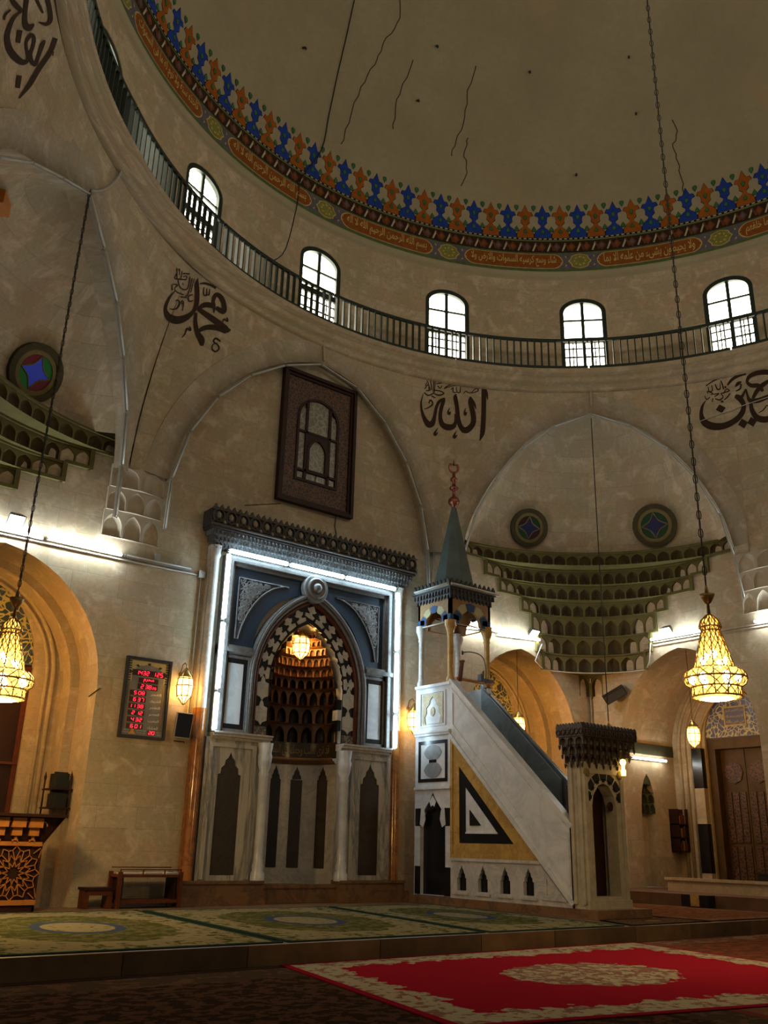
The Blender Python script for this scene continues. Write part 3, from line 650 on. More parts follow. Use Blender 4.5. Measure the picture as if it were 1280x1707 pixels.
for sgn in (1, -1):
    leaf = MB(); a0, a1 = (CRY+.01, CRY+.78) if sgn > 0 else (CRY-.78, CRY-.01)
    leaf.plate([(a0, .62), (a1, .62), (a1, 4.42), (a0, 4.42)], (), P25, -.42, -.36)
    lf = leaf.build('leaf', M['wood_door'], door); pn = MB()
    for z0, z1 in ((.75, 1.7), (1.8, 3.2)):
        for q in range(3): b0 = a0+.06+q*.23; pn.plate([(b0, z0), (b0+.18, z0), (b0+.18, z1), (b0, z1)], (), P25, -.36, -.33)
    cx = (a0+a1)/2
    for r in (.3, .2, .1): pn.plate([(cx+r*cos(pi/4*t+pi/8*(r == .2)), 3.75+r*1.1*sin(pi/4*t+pi/8*(r == .2))) for t in range(8)], (), P25, -.36, -.36+.05*(1-r))
    pn.build('carved_panel', M['carved'], lf)
for sg, lab in ((1, 'striped black and white marble jamb beside the carved door'), ):
    m = MB()
    for i, (z0, z1, k) in enumerate(((.6, .95, 2), (.95, 2.3, 1), (2.3, 3.3, 2), (3.3, 4.45, 1))): m.box(24.80, 25.0, CRY+1.08, CRY+1.40, z0, z1, k-1)
    tag(m.build('marble_jamb', [M['marble_black'], M['stone_arch']]), lab, 'jamb')
# ---------------------------------------------------------------- corner vaults on stalactite tiers
ZT = [9.83, 9.45, 9.01, 8.59, 8.17, 7.6, 7.05, 6.54]; DW = [5.75, 4.46, 3.91, 2.99, 2.58, 2.37, 2.15]; NC = [24, 20, 18, 13, 10, 8, 8]; SAG = .41
def corner(name, cx, cy, sx, lab1, lab2, kface):
    """sx=+1: corner at (cx,cy) with the room toward -x,-y; sx=-1: toward +x,-y"""
    def wallpt(d, side): return V((cx-sx*d, cy, 0)) if side == 0 else V((cx, cy-d, 0))
    def curve(d, t):
        a, b = wallpt(d, 0), wallpt(d, 1); h = (b-a).length/2; m = (a+b)/2; n = (V((cx, cy, 0))-m).normalized(); s = SAG*d/sqrt(2)
        R = (h*h+s*s)/(2*s); al = math.asin(min(1, h/R)); c = m+n*(s-R); ex = (b-a).normalized(); th = -al+2*al*t
        return c+ex*R*sin(th)+n*R*cos(th), (ex*sin(th)+n*cos(th))
    mm = MB()
    for i, d in enumerate(DW):
        z1, z0 = ZT[i], ZT[i+1]; n = NC[i]
        P = lambda u, z, dd, d=d: (lambda pn: V((pn[0].x+pn[1].x*dd, pn[0].y+pn[1].y*dd, z)))(curve(d, u))
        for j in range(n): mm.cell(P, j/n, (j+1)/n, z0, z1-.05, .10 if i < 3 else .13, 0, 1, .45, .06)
        tt = [t/40 for t in range(41)]
        lip = [P(t, z1-.05, 0) for t in tt]; lo = [P(t, z1-.05, -.05) for t in tt]; hi = [P(t, z1, -.05) for t in tt]; bk = [P(t, z1, .3) for t in tt]
        mm.grid([lip, lo, hi, bk], 0, None, False)
        nd = DW[i+1] if i+1 < len(DW) else .5
        Q = lambda u, z, dd, d=nd: (lambda pn: V((pn[0].x+pn[1].x*dd, pn[0].y+pn[1].y*dd, z)))(curve(d, u))
        mm.grid([[P(t, z0, 0) for t in tt], [Q(t, z0, .3) for t in tt]], 0, None, False)
        for sd in (0, 1):   # stepped border on the walls
            w = wallpt(d, sd); o = (V((0, -.04, 0)) if sd == 0 else V((-sx*.04, 0, 0))); al = (V((-sx, 0, 0)) if sd == 0 else V((0, -1, 0)))
            mm.bar(w+o+V((0, 0, z0-.04)), w+o+V((0, 0, z1)), .10, .08, 0, o.normalized())
            if i+1 < len(DW): w2 = wallpt(DW[i+1], sd); mm.bar(w+o+V((0, 0, z0)), w2+o+V((0, 0, z0)), .09, .08, 0)
    # pendant in the very corner
    P = lambda u, z, dd: (lambda pn: V((pn[0].x+pn[1].x*dd, pn[0].y+pn[1].y*dd, z)))(curve(.5, u))
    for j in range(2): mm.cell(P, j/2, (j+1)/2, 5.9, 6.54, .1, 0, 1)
    struct(mm.build('trim_6' if sx > 0 else 'trim_7', [M['squinch'], M['squinch_in']], loc=(cx-sx*1.5, cy-1.5, 5.9)), lab1)
    # half dome
    a, b = OCT[kface], OCT[kface+1]; t = (b-a).normalized(); mid = MIDS[kface]; nn = V((t.y, -t.x)); nn = nn if nn.dot(mid-DC) > 0 else -nn
    s0 = 2.0; rows = []; uvs = []; nt = 40
    zap = max(z for u, z in PROFK[kface]); zs_ = [9.8+(zap-9.8)*(1-(1-i/18)**1.6) for i in range(19)]; l0, r0_ = span_at(kface, 9.8); pr = [(*span_at(kface, z), z) for z in zs_]
    dome = MB(); acc = 0
    for i, (ul, ur, z) in enumerate(pr):
        row = []; uu = []; u = max(.01, (ur-ul)/2); uc = (ur+ul)/2
        for j in range(nt+1):
            w = -1+2*j/nt; dpt = s0*(u/((r0_-l0)/2))*sqrt(max(0, 1-w*w)); q = mid+t*(uc+u*w*1.02)+nn*(dpt*1.0+.10)
            row.append(V((q.x, q.y, z))); uu.append((u*1.6*math.asin(w)/1.57+20, z))
        rows.append(row); uvs.append(uu)
    dome.grid(rows, 0, uvs, True)
    struct(dome.build(name, M['stone'], loc=(cx-sx*2, cy-2, 9.8)), lab2)
    return BVHTree.FromPolygons([tuple(v) for v in dome.v], dome.f), curve
bvR, curR = corner('wall_corner_vault', XR, YW, 1, 'olive stalactite tiers in the corner behind the pulpit', 'stone half dome with two round windows', 3)
bvL, curL = corner('wall_left_vault', 1.7, YW, -1, 'olive stalactite tiers in the other corner', 'stone half dome with a coloured round window', 1)
# round stained windows
def oculus(k, bv, px, py, r, mats, lab):
    h = bv.ray_cast(EYE, ray(px, py)); p = h[0]; nn = h[1]; nn = -nn if nn.dot(p-EYE) > 0 else nn
    p = p+nn*.08; x = V((0, 0, 1)).cross(nn).normalized(); y = nn.cross(x)
    P = lambda a, b, c: p+x*a+y*b+nn*c
    ci = lambda q, n=28: [(q*cos(2*pi*i/n), q*sin(2*pi*i/n)) for i in range(n)]
    m = MB(); m.plate(ci(r), [ci(r*.78)], P, -.2, .07); root = struct(m.build('window_%d' % k, M['oculus'], loc=p), lab)
    m = MB(); m.plate(ci(r*.78), [ci(r*.62)], P, -.1, .04); m.build('inner_frame', M['oculus2'], root)
    R = r*.62; q = [(R*.95, 0), (0, R*.95), (-R*.95, 0), (0, -R*.95)]
    def bow(a, b, n=6): # concave toward the centre
        return [((a[0]+(b[0]-a[0])*i/n)*(1-.28*sin(pi*i/n)), (a[1]+(b[1]-a[1])*i/n)*(1-.28*sin(pi*i/n))) for i in range(n+1)]
    rotd = radians(45 if k >= 100 else 0)
    star = [pt for i in range(4) for pt in bow(q[i], q[(i+1) % 4])[:-1]]
    m = MB(); m.plate(star, (), P, .0, .01); m.build('centre_pane', mats[0], root)
    for i in range(4):
        arcp = [(R*cos(pi/2*i+pi/2*j/8), R*sin(pi/2*i+pi/2*j/8)) for j in range(9)]; m = MB(); m.plate(arcp+bow(q[i], q[(i+1) % 4])[-2:0:-1], (), P, .0, .008); m.build('side_pane', mats[1+(i % 2)], root)
    m = MB()
    for i in range(4): m.tube([P(a, b, .012) for a, b in bow(q[i], q[(i+1) % 4])], .018, 6)
    m.build('leading', M['oculus2'], root)
oculus(17, bvL, 55, 620, .62, (M['blue_glass'], M['green_glass'], M['red_glass']), 'round window of bright blue, green and red glass')
oculus(18, bvR, 880, 880, .58, (M['blue_dim'], M['green_dim'], M['red_dim']), 'round dim stained window nearer the pulpit spire')
oculus(19, bvR, 1092, 876, .64, (M['blue_dim'], M['green_dim'], M['green_dim']), 'round dark stained window nearer the chandelier')
# ---------------------------------------------------------------- corbels at the feet of the arches
def corbel(k, x, y, ex, nn, lab):
    """ex: direction along the wall, nn: out of the wall"""
    m = MB(); ex = V((*ex, 0)); nn = V((*nn, 0)); o = V((x, y, 0))
    for z0, z1, hw, out, n in ((7.6, 8.2, .66, .08, 3), (8.2, 8.72, .64, .15, 3), (8.72, 9.25, .62, .23, 2)):
        def P(u, z, d, hw=hw, out=out): 
            t = (u-.5)*2; return o+ex*(hw*t)+nn*(out*(1-.55*abs(t))-d)+V((0, 0, z))
        for j in range(n): m.cell(P, j/n, (j+1)/n, z0, z1, .07, 0, 0, .5, .05)
        m.grid([[P(i/8, z0, 0) for i in range(9)], [P(i/8, z0, .3) for i in range(9)]], 0, None, False); m.grid([[P(i/8, z1, 0) for i in range(9)], [P(i/8, z1, .3) for i in range(9)]], 0, None, False)
        for t in (0, 1): m.grid([[P(t, z0, 0), P(t, z1, 0)], [P(t, z0, .3), P(t, z1, .3)]], 0, None, False)
    struct(m.build('trim_%d' % k, M['stone_smooth']), lab)
corbel(8, 7.25, 18.4, (1, 0), (0, -1), 'stone corbel of small niches above the prayer clock')
corbel(9, 16.65, 18.4, (1, 0), (0, -1), 'stone corbel of small niches behind the pulpit spire')
corbel(10, 22.5, 12.35, (0, 1), (-1, 0), 'stone corbel of small niches beside the chandelier')
# ---------------------------------------------------------------- floors
m = MB(); m.box(-3, 26, -3, 11.05, -.1, 0); struct(m.build('floor', plain('dark_floor_stone', (.08, .06, .045), .6, 0, .4, 3, .1)), 'lower floor')
m = MB()
x = -1.0; i = 0
while x < 23: 
    w = random.uniform(1.6, 2.6); m.box(x+.006, x+w-.006, 11.1, 11.5, 0, .25, i % 2); x += w; i += 1
m.box(-1, 26, 11.14, 18.5, -.05, .247, 0); struct(m.build('floor_platform', [plain('brown_step_stone', (.17, .095, .04), .5, 0, .5, 2, .15), plain('dark_step_stone', (.11, .065, .032), .5, 0, .5, 2, .15)]), 'raised stone platform along the qibla wall')
m = MB()
PB = [(21.0, 17.35), (25, 17.35), (25, 12.95), (22.5, 12.95), (22.5, 8.5), (21.5, 8.5), (20.9, 15.2)]
m.plate([(20.4, 18.4), (20.4, 17.2), (20.9, 16.4), (21.3, 13), (21.3, 8.0), (22.5, 8.0), (22.5, 12.95), (25, 12.95), (25, 17.35), (22.5, 17.35), (22.5, 18.4)], (), lambda a, b, c: V((a, b, c)), .2, .53)
m.box(22.42, 22.95, 12.95, 16.05, .53, .86, 1); m.box(22.36, 22.46, 12.95, 16.1, .80, .87, 1)
struct(m.build('floor_bench', [plain('russet_step', (.15, .075, .035), .6, 0, .4, 3, .1), M['stone_arch']]), 'stepped stone bench along the side wall')
# ================================================================== MIHRAB
XC = 12.0
mih = thing('mihrab', 'tall mihrab niche of marble framed by lit tubes under a dark carved cornice', 'mihrab', (XC, 18.3, .25))
PM = lambda a, b, c: V((XC+a, YW-c, b))
def rect(a0, a1, b0, b1): return [(a0, b0), (a1, b0), (a1, b1), (a0, b1)]
def ogee(cx, hw, z0, h1, k): 
    R = [(hw, h1), (hw*.78, h1+.04*k), (hw*.74, h1+.28*k), (hw*.48, h1+.42*k), (hw*.42, h1+.62*k), (hw*.2, h1+.74*k)]
    return [(cx-hw, z0), (cx+hw, z0)]+[(cx+a, b) for a, b in R]+[(cx, h1+k)]+[(cx-a, b) for a, b in R[::-1]]
def ush(o, i): return list(o)+list(i)[::-1]
def upath(w, b, t): return [(-w, b), (-w, t), (w, t), (w, b)]
# plinth
m = MB()
for s in (-1, 1):
    for h0, h1, o in ((.25, .42, .45), (.42, .5, .40), (.5, .66, .34), (.66, .72, .38)):
        a0, a1 = (1.0, 3.0-.1*(h0 > .42)); m.box(*(sorted((XC+s*a0, XC+s*a1))), YW-o, YW, h0, h1)
m.box(XC-1.05, XC+1.05, YW-.18, YW+.9, .25, .60); m.box(XC-1.02, XC+1.02, YW-.22, YW-.1, .56, .64)
m.build('plinth', M['marble_brown'], mih)
# dado slabs with dark inlay
nic = archpoly(0, 1.06, .68, 5.0, 1.55)
for s in (-1, 1):
    m = MB(); ins = ogee(s*1.92, .29, .82, 2.85, .48); a0, a1 = (1.02, 2.55) if s > 0 else (-2.55, -1.02)
    m.plate(rect(a0, a1, .7, 3.62), [ins], PM, 0, .16)
    for q in (2.44, 1.36):
        m.box(*sorted((XC+s*(q-.045), XC+s*(q+.045))), YW-.21, YW-.15, .74, 3.5)
    m.box(*sorted((XC+s*1.40, XC+s*2.40)), YW-.20, YW-.15, 3.42, 3.5)
    m.build('dado_slab', M['marble_stripe'], mih)
    m = MB(); m.plate(ins, (), PM, 0, .13); m.build('dado_inlay', M['marble_dark'], mih)
    # outer pilaster of orange marble, pale shaft above
    m = MB(); m.box(*sorted((XC+s*2.58, XC+s*2.86)), YW-.13, YW, .7, 4.2); m.lathe([(.12, .7), (.13, .75), (.12, .8), (.12, 4.2)], (XC+s*2.72, YW-.11, 0), 12); m.build('orange_pilaster', M['marble_orange'], mih)
    m = MB(); m.box(*sorted((XC+s*2.60, XC+s*2.86)), YW-.12, YW, 4.2, 7.9); m.lathe([(.105, 4.2), (.105, 7.6), (.14, 7.68), (.12, 7.74), (.16, 7.9)], (XC+s*2.72, YW-.12, 0), 12); m.build('pilaster_shaft', M['marble2'], mih)
    # ledges
    m = MB()
    for z0, z1, o in ((3.58, 3.64, .22), (3.64, 3.70, .30), (3.70, 3.74, .34)): m.box(*sorted((XC+s*.98, XC+s*2.46)), YW-o, YW, z0, z1)
    m.build('lower_ledge', M['marble2'], mih)
    m = MB()
    for z0, z1, o in ((5.44, 5.5, .20), (5.5, 5.6, .30), (5.6, 5.66, .24)): m.box(*sorted((XC+s*1.62, XC+s*2.46)), YW-o, YW, z0, z1)
    m.build('upper_ledge', M['silver'], mih)
    # white panel with dark border
    m = MB(); m.plate(rect(s*1.98-.36, s*1.98+.36, 3.74, 5.46), [rect(s*1.98-.30, s*1.98+.30, 3.82, 5.38)], PM, 0, .20); m.build('panel_frame', M['silver'], mih)
    m = MB(); m.plate(rect(s*1.98-.30, s*1.98+.30, 3.82, 5.38), [rect(s*1.98-.20, s*1.98+.20, 3.93, 5.27)], PM, 0, .17); m.build('panel_border', M['marble_black'], mih)
    m = MB(); m.plate(rect(s*1.98-.20, s*1.98+.20, 3.93, 5.27), (), PM, 0, .16); m.build('white_panel', M['marble'], mih)
    # corner colonnette of the niche
    m = MB(); m.lathe([(.16, .7), (.16, .85), (.12, .92), (.14, 1.0), (.10, 1.12), (.10, 1.5), (.105, 2.85), (.12, 2.9), (.10, 2.96), (.15, 3.1), (.17, 3.3), (.15, 3.36), (.18, 3.58)], (XC+s*1.10, YW-.22, 0), 14); m.build('colonnette', M['marble'], mih)
# main frame mouldings
m = MB()
for w0, w1, c in ((2.46, 2.38, .22), (2.38, 2.30, .28), (2.30, 2.22, .20)):
    m.plate(ush(upath(w0, 3.72, 7.52+w0-2.22), upath(w1, 3.72, 7.52+w1-2.22)), (), PM, 0, c)
m.build('frame_moulding', M['silver'], mih)
# blue field with arch opening
oa = lambda hw, z0: archpoly(0, hw, z0, 4.95, 2.30-(1.62-hw)*1.1, 14)
m = MB(); m.plate(ush(upath(2.24, 5.6, 7.53), archpoly(0, 1.56, 5.6, 5.62, 1.56, 14)), (), PM, 0, .12); 
m.build('blue_field', M['navy'], mih)
for s in (-1, 1): m = MB(); m.plate(rect(s*1.58-.08, s*1.58+.08, 3.74, 5.62), (), PM, 0, .10); m.build('arch_backing', M['silver'], mih)
# arch mouldings
for w0, w1, c, k in ((1.66, 1.56, .26, 'silver'), (1.56, 1.48, .20, 'silver'), (1.48, 1.38, .15, 'wood')):
    m = MB(); m.plate(ush(oa(w0, 3.72), oa(w1, 3.72)), (), PM, 0.0, c); m.tube([PM(a, b, c) for a, b in oa(w0-.05, 3.72)], .03, 6); m.build('arch_moulding', M[k], mih)
# voussoir band: black ground with white leaf blocks
m = MB(); m.plate(ush(oa(1.40, 3.74), archpoly(0, 1.04, 3.74, 5.0, 1.52)), (), PM, 0, .10); m.build('voussoir_band', M['marble_black'], mih)
leafA = [(-.13, -.17), (.13, -.17), (.155, -.08), (.05, -.05), (.04, 0), (.10, .02), (.15, .09), (.09, .11), (.06, .16), (0, .22), (-.06, .16), (-.09, .11), (-.15, .09), (-.10, .02), (-.04, 0), (-.05, -.05), (-.155, -.08)]
lv = MB(); ip, op = archpoly(0, 1.04, 3.74, 5.0, 1.52, 40), oa(1.40, 3.74)
apx = [(a, b) for a, b in archpoly(0, 1.22, 5.0, 5.0, 1.78, 60)]
L = [0]
for p, q in zip(apx, apx[1:]): L.append(L[-1]+hypot(q[0]-p[0], q[1]-p[1]))
def at_(s):
    for i in range(len(apx)-1):
        if L[i+1] >= s: break
    t = (s-L[i])/max(L[i+1]-L[i], 1e-6); a, b = apx[i], apx[i+1]; d = V((b[0]-a[0], b[1]-a[1])).normalized(); return (a[0]+(b[0]-a[0])*t, a[1]+(b[1]-a[1])*t), d
NV = 13
for i in range(NV):
    p, d = at_(L[-1]*(i+.5)/NV); nx = (-d.y, d.x); lv.plate([(p[0]+d.x*a*.92+nx[0]*b*.86, p[1]+d.y*a*.92+nx[1]*b*.86) for a, b in leafA], (), PM, .09, .125)
for s in (-1, 1):
    for z in (4.80, 4.25):
        lv.plate([(s*1.22+a*1.0, z+b) for a, b in [(-.155, -.16), (-.05, -.20), (0, -.27), (.05, -.20), (.155, -.16), (.155, .13), (.06, .16), (.04, .24), (0, .30), (-.04, .24), (-.06, .16), (-.155, .13)]], (), PM, .09, .125)
lv.build('white_leaf_inlay', M['marble2'], mih)
for s in (-1, 1): m = MB(); m.plate(rect(s*1.22-.16, s*1.22+.16, 3.76, 3.95), (), PM, .1, .13); m.build('inscribed_block', M['inscr'], mih)
# carved spandrels
for s in (-1, 1):
    crv = [(1.98*1, 5.84)]+[(1.0+.93*(1-cos(pi/2*t/8))*1.0-.0, 7.28-1.44*sin(pi/2*t/8)) for t in range(7, -1, -1)]
    crv = [(2.06, 5.84), (1.98, 5.84)]+[(1.98-1.28*(t/8)**1.35, 5.84+1.44*(1-(1-t/8)**1.9)) for t in range(1, 9)]+[(2.06, 7.28)]
    pts = [(s*a, b) for a, b in crv]; cxm = s*1.78; czm = 6.85
    m = MB(); m.plate(pts, (), PM, .11, .135); root = m.build('carved_spandrel', plain('spandrel_ground', (.07, .066, .072), .6, 0, .3, 9, .1), mih)
    e = MB(); e.tube([PM(a, b, .145) for a, b in pts], .022, 6, 0, True)
    inside = lambda a, b: (lambda A: sum(((q[1] > b) != (p[1] > b)) and (a < (p[0]-q[0])*(b-q[1])/(p[1]-q[1])+q[0]) for p, q in zip(A, A[1:]+A[:1])) % 2)([(abs(x), z) for x, z in pts])
    rnd = random.Random(5); cnt = 0
    for k in range(2500):
        a, b = rnd.uniform(.72, 2.04), rnd.uniform(5.86, 7.27); r = rnd.uniform(.04, .10)
        if all(inside(a+r*1.15*cos(q), b+r*1.15*sin(q)) for q in (0, 1, 2, 3, 4, 5, 6)):
            a0 = rnd.uniform(0, 6.3); sg = rnd.choice((-1, 1)); e.tube([PM(s*(a+r*(1-t/14)*cos(a0+sg*t*.62)), b+r*(1-t/14)*sin(a0+sg*t*.62), .15) for t in range(12)], .013, 5); cnt += 1
            if cnt > 120: break
    e.build('carved_scrolls', M['silver'], root)
# medallion
m = MB(); m.lathe([(.36, 0), (.36, .12), (.33, .17), (.28, .15), (.25, .18), (.22, .22), (.17, .16), (.13, .18), (.11, .24), (.05, .30), (0, .31)], PM(0, 7.36, .15), 28, axis='y'); m.build('medallion', M['silver'], mih)
# cornice: stalactite rows and a pierced band with crest
co_ = MB()
for z0, z1, c, n in ((7.86, 8.0, .24, 58), (8.0, 8.12, .32, 58), (8.12, 8.24, .40, 58)):
    hw = 2.82+(c-.24)*.8
    Pc = lambda u, z, d, c=c: V((XC+u, YW-c+d, z))
    for j in range(n): co_.cell(Pc, -hw+2*hw*j/n, -hw+2*hw*(j+1)/n, z0, z1, .05, 0, 0, .5, .12, 2)
    co_.box(XC-hw, XC+hw, YW-c+.05, YW, z0, z1-.002); 
    for s in (-1, 1):
        Ps = lambda u, z, d, s=s, hw=hw: V((XC+s*(hw+.01-d), YW-u, z))
        for j in range(3): co_.cell(Ps, c*j/3, c*(j+1)/3, z0, z1, .05, 0, 0, .5, .12, 2)
    # small hanging drops
    for j in range(n//1):
        x = XC-hw+2*hw*(j+.5)/n; co_.lathe([(0, -.05), (.02, -.03), (.022, 0)], (x, YW-c+.0, z0), 5)
co_.build('stalactite_cornice', M['stalac'], mih)
m = MB(); m.box(XC-3.02, XC+3.02, YW-.46, YW, 8.24, 8.30); m.box(XC-3.05, XC+3.05, YW-.44, YW, 8.30, 8.70)
m.build('cornice_body', M['darkcarve'], mih)
m = MB(); n = 19
for j in range(n):
    x = -3.05+6.1*(j+.5)/n; w = 6.1/n
    m.tube([PM(x+w*.46*cos(q), 8.53+.15*sin(q), .47) for q in [2*pi*t/14 for t in range(14)]], .024, 5, 0, True)
    m.tube([PM(x-w*.5, 8.34, .47), PM(x, 8.46, .48), PM(x+w*.5, 8.34, .47)], .024, 5)
    m.lathe([(0, 8.42), (.06, 8.5), (.065, 8.56), (0, 8.64)], PM(x, 0, .46), 6, 1); m.lathe([(0, 8.33), (.045, 8.37), (.04, 8.41), (0, 8.46)], PM(x+w/2, 0, .46), 6, 1)
    for q in (-.25, .25):
        m.plate([(x+q*w-.06, 8.69), (x+q*w+.06, 8.69), (x+q*w+.03, 8.76), (x+q*w, 8.82), (x+q*w-.03, 8.76)], (), PM, .38, .46, back=True)
m.tube([PM(-3.05, 8.69, .47), PM(3.05, 8.69, .47)], .03, 6); m.tube([PM(-3.05, 8.32, .47), PM(3.05, 8.32, .47)], .035, 6)
m.build('carved_crest', [plain('pierced_carved_band', lin((70, 66, 62)), .5, .1, .4, 9, .2), plain('pale_carved_drops', lin((150, 142, 130)), .5, 0, .3, 9, .1)], mih)
# niche: stalactite half dome
RN = 1.04; NY = YW+.02
def PN(R): return lambda u, z, d: V((XC-(R+d)*cos(u), NY+(R+d)*sin(u), z))
def nr(z):   # radius of the niche hood against height
    if z < 5.0: return RN
    for (a, b), (a2, b2) in zip(arc(1.04, 1.52, 20)[:20], arc(1.04, 1.52, 20)[1:21]):
        if b <= z-5.0 <= b2: return -(a+(a2-a)*(z-5.0-b)/max(b2-b, 1e-6))
    return .02
m = MB(); zz = [3.78, 4.25, 4.68, 5.08, 5.36, 5.6, 5.84, 6.05, 6.22, 6.36]
cells = [9, 9, 11, 13, 13, 13, 11, 9, 7]
for i in range(len(zz)-1):
    z0, z1 = zz[i], zz[i+1]; R = RN-.05-.045*min(i, 3) if z1 < 5.1 else max(.08, nr(z1)*.86); n = cells[i]
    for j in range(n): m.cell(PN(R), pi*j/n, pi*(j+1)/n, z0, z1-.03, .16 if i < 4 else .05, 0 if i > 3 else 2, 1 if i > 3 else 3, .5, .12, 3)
    R2 = (RN-.05-.045*min(i+1, 3) if (i+2 < len(zz) and zz[i+2] < 5.1) else max(.05, nr(zz[min(i+2, len(zz)-1)])*.86)); tt = [pi*t/30 for t in range(31)]
    m.grid([[PN(R)(t, z1-.03, 0) for t in tt], [PN(R)(t, z1-.03, -.03) for t in tt], [PN(R2)(t, z1, -.03) for t in tt], [PN(R2)(t, z1, .0) for t in tt]], 0, None, False)
m.build('stalactite_hood', [plain('gilt_brown_cells', lin((122, 76, 34)), .5, .15, .45, 7, .15), plain('deep_brown_cells', lin((80, 42, 18)), .5, .1, .5, 7, .15), plain('shaded_brown_cells', lin((74, 42, 20)), .5, .1, .45, 7, .15), plain('shaded_dark_cells', lin((30, 15, 8)), .5, .1, .5, 7, .15)], mih)  # last two browns are darker copies: shade of the lower rows painted in
# smooth back hood behind, plain intrados rim
rows = []
for i in range(25):
    z = 3.7+2.86*i/24; rows.append([PN(max(.02, min(RN, nr(z))))(pi*t/24, z, .12 if z < 5.2 else .02) for t in range(25)])
m = MB(); m.grid(rows); m.build('hood_shell', M['marble2'], mih)
m = MB(); pth = archpoly(0, 1.04, 3.76, 5.0, 1.52, 14); m.grid([[PM(a, b, .10) for a, b in pth], [PM(a*.985, b, -.14) for a, b in pth]], 0, None, True)
m.build('arch_intrados', M['marble'], mih)
m = MB()
for z0, k in ((4.05, 0), (4.30, 1), (4.55, 0)):
    m.box(XC+.93, XC+1.05, YW-.09, YW+.12, z0, z0+.24, k)
m.build('striped_jamb', [M['marble_black'], M['marble']], mih)
# inscription band, ledge and lower lining
tt = [pi*t/36 for t in range(37)]
m = MB(); m.grid([[PN(RN-.02)(t, z, 0) for t in tt] for z in (3.42, 3.80)]); m.build('inscription_band', M['marble_dark'], mih)
m = MB()
def PIN(a, z, c): return PN(RN-.02)(pi-a, z, -c)
put_text(m, shape_ar('قد نرى تقلب وجهك فى السماء فلنولينك قبلة ترضها'), lambda x, z, c: PN(RN-.02)(x, z, -c), .25, pi-.25, 3.47, 3.75, 0, .012, bold=.01)
m.build('inscription', plain('dull_gilt_letters', (.24, .17, .09), .5, .3, .3, 9, 0), mih)
m = MB(); pr = [(.0, 3.28), (-.04, 3.30), (-.05, 3.34), (-.10, 3.36), (-.12, 3.42), (0, 3.44)]
m.grid([[PN(RN-.02+r)(t, z, 0) for t in tt] for r, z in pr]); m.build('niche_ledge', M['marble_brown'], mih)
m = MB(); m.grid([[PN(RN)(t, z, 0) for t in tt] for z in (.6, 3.3)]); m.build('niche_lining', M['marble2'], mih)
m = MB(); m.box(XC-1.1, XC+1.1, YW, YW+1.12, .2, .6); m.build('niche_floor', M['marble_brown'], mih)
for uc, k in ((.42, 'marble_dark'), (pi*.335, 'wood_dark'), (pi*.5, 'marble_black'), (pi*.665, 'marble_dark'), (pi-.42, 'marble_dark')):
    m = MB(); og = ogee(uc, .135, .95, 2.92, .32); m.plate(og, (), lambda a, b, c: PN(RN)(a, b, -c), .0, .012); m.build('lining_inlay', M[k], mih)
# ================================================================== MINBAR (pulpit)
X0, X1 = 15.05, 16.45
mb = thing('minbar', 'white marble pulpit with steep stair, spired canopy and dark carved portal', 'pulpit', (15.75, 15.2, .25))
PS = lambda a, b, c: V((X0-c, a, b))            # flank, a = Y
PE = lambda a, b, c: V((a, 12.6-c, b))          # portal front
m = MB(); m.box(14.93, 16.6, 12.3, 17.93, .25, .42); m.build('base_step', M['marble_brown'], mb)
# rear tower
m = MB(); opn = [(17.68, .44), (16.78, .44), (16.78, 2.1), (16.9, 2.3), (17.22, 2.66), (17.55, 2.3), (17.68, 2.1)]
m.plate(rect(16.6, 17.86, .43, 2.86), [opn], PS, -.12, 0)
m.plate(rect(16.6, 17.86, 2.86, 5.29), [rect(16.70, 17.76, 2.95, 3.92)], PS, -.12, 0)
m.box(X0+.008, X1, 17.80, 17.9, .42, 5.28); m.box(X1-.12, X1, 16.6, 17.8, .42, 5.28); m.box(X0+.2, X1-.12, 16.61, 17.8, 3.6, 3.75)
for z0, z1, c in ((4.04, 4.10, .05), (4.10, 4.15, .08), (2.78, 2.84, .05), (5.22, 5.29, .05)): m.box(X0-c, X0+.005, 16.58, 17.88, z0, z1)
m.build('tower', M['marble'], mb)
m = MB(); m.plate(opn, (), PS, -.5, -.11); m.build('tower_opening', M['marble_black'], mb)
for z0, z1 in ((.44, 1.05), (1.95, 2.35)):
    for a0, a1 in ((16.6, 16.80), (17.66, 17.86)): m = MB(); m.plate(rect(a0, a1, z0, z1), (), PS, 0, .008); m.build('black_inlay', M['marble_black'], mb)
m = MB()
m.plate([(16.95, 2.25), (17.22, 2.70), (17.5, 2.25), (17.22, 2.36)], [[(17.22, 2.5), (17.3, 2.42), (17.22, 2.38), (17.14, 2.42)]] if False else (), PS, 0, .008)
m.build('opening_inlay', M['marble_black'], mb)
m = MB(); m.plate([(17.22, 2.64), (17.34, 2.5), (17.28, 2.38), (17.22, 2.42), (17.16, 2.38), (17.10, 2.5)], (), PS, 0, .014)
for s in (-1, 1): m.plate([(17.22+s*.42, 2.36), (17.22+s*.30, 2.30), (17.22+s*.26, 2.1), (17.22+s*.34, 1.92), (17.22+s*.46, 1.98)], (), PS, 0, .014)
m.build('white_lobes', M['marble'], mb)
m = MB(); m.plate(rect(16.70, 17.76, 2.95, 3.92), [rect(16.78, 17.68, 3.03, 3.84)], PS, -.02, .015); 
m.plate([(17.10, 3.40), (17.36, 3.40), (17.36, 3.47), (17.10, 3.47)], (), PS, 0, .012); m.build('panel_border', M['marble_black'], mb)
m = MB(); m.plate(rect(16.78, 17.68, 3.03, 3.84), (), PS, -.03, .0); m.build('panel_field', M['marble'], mb)
m = MB()
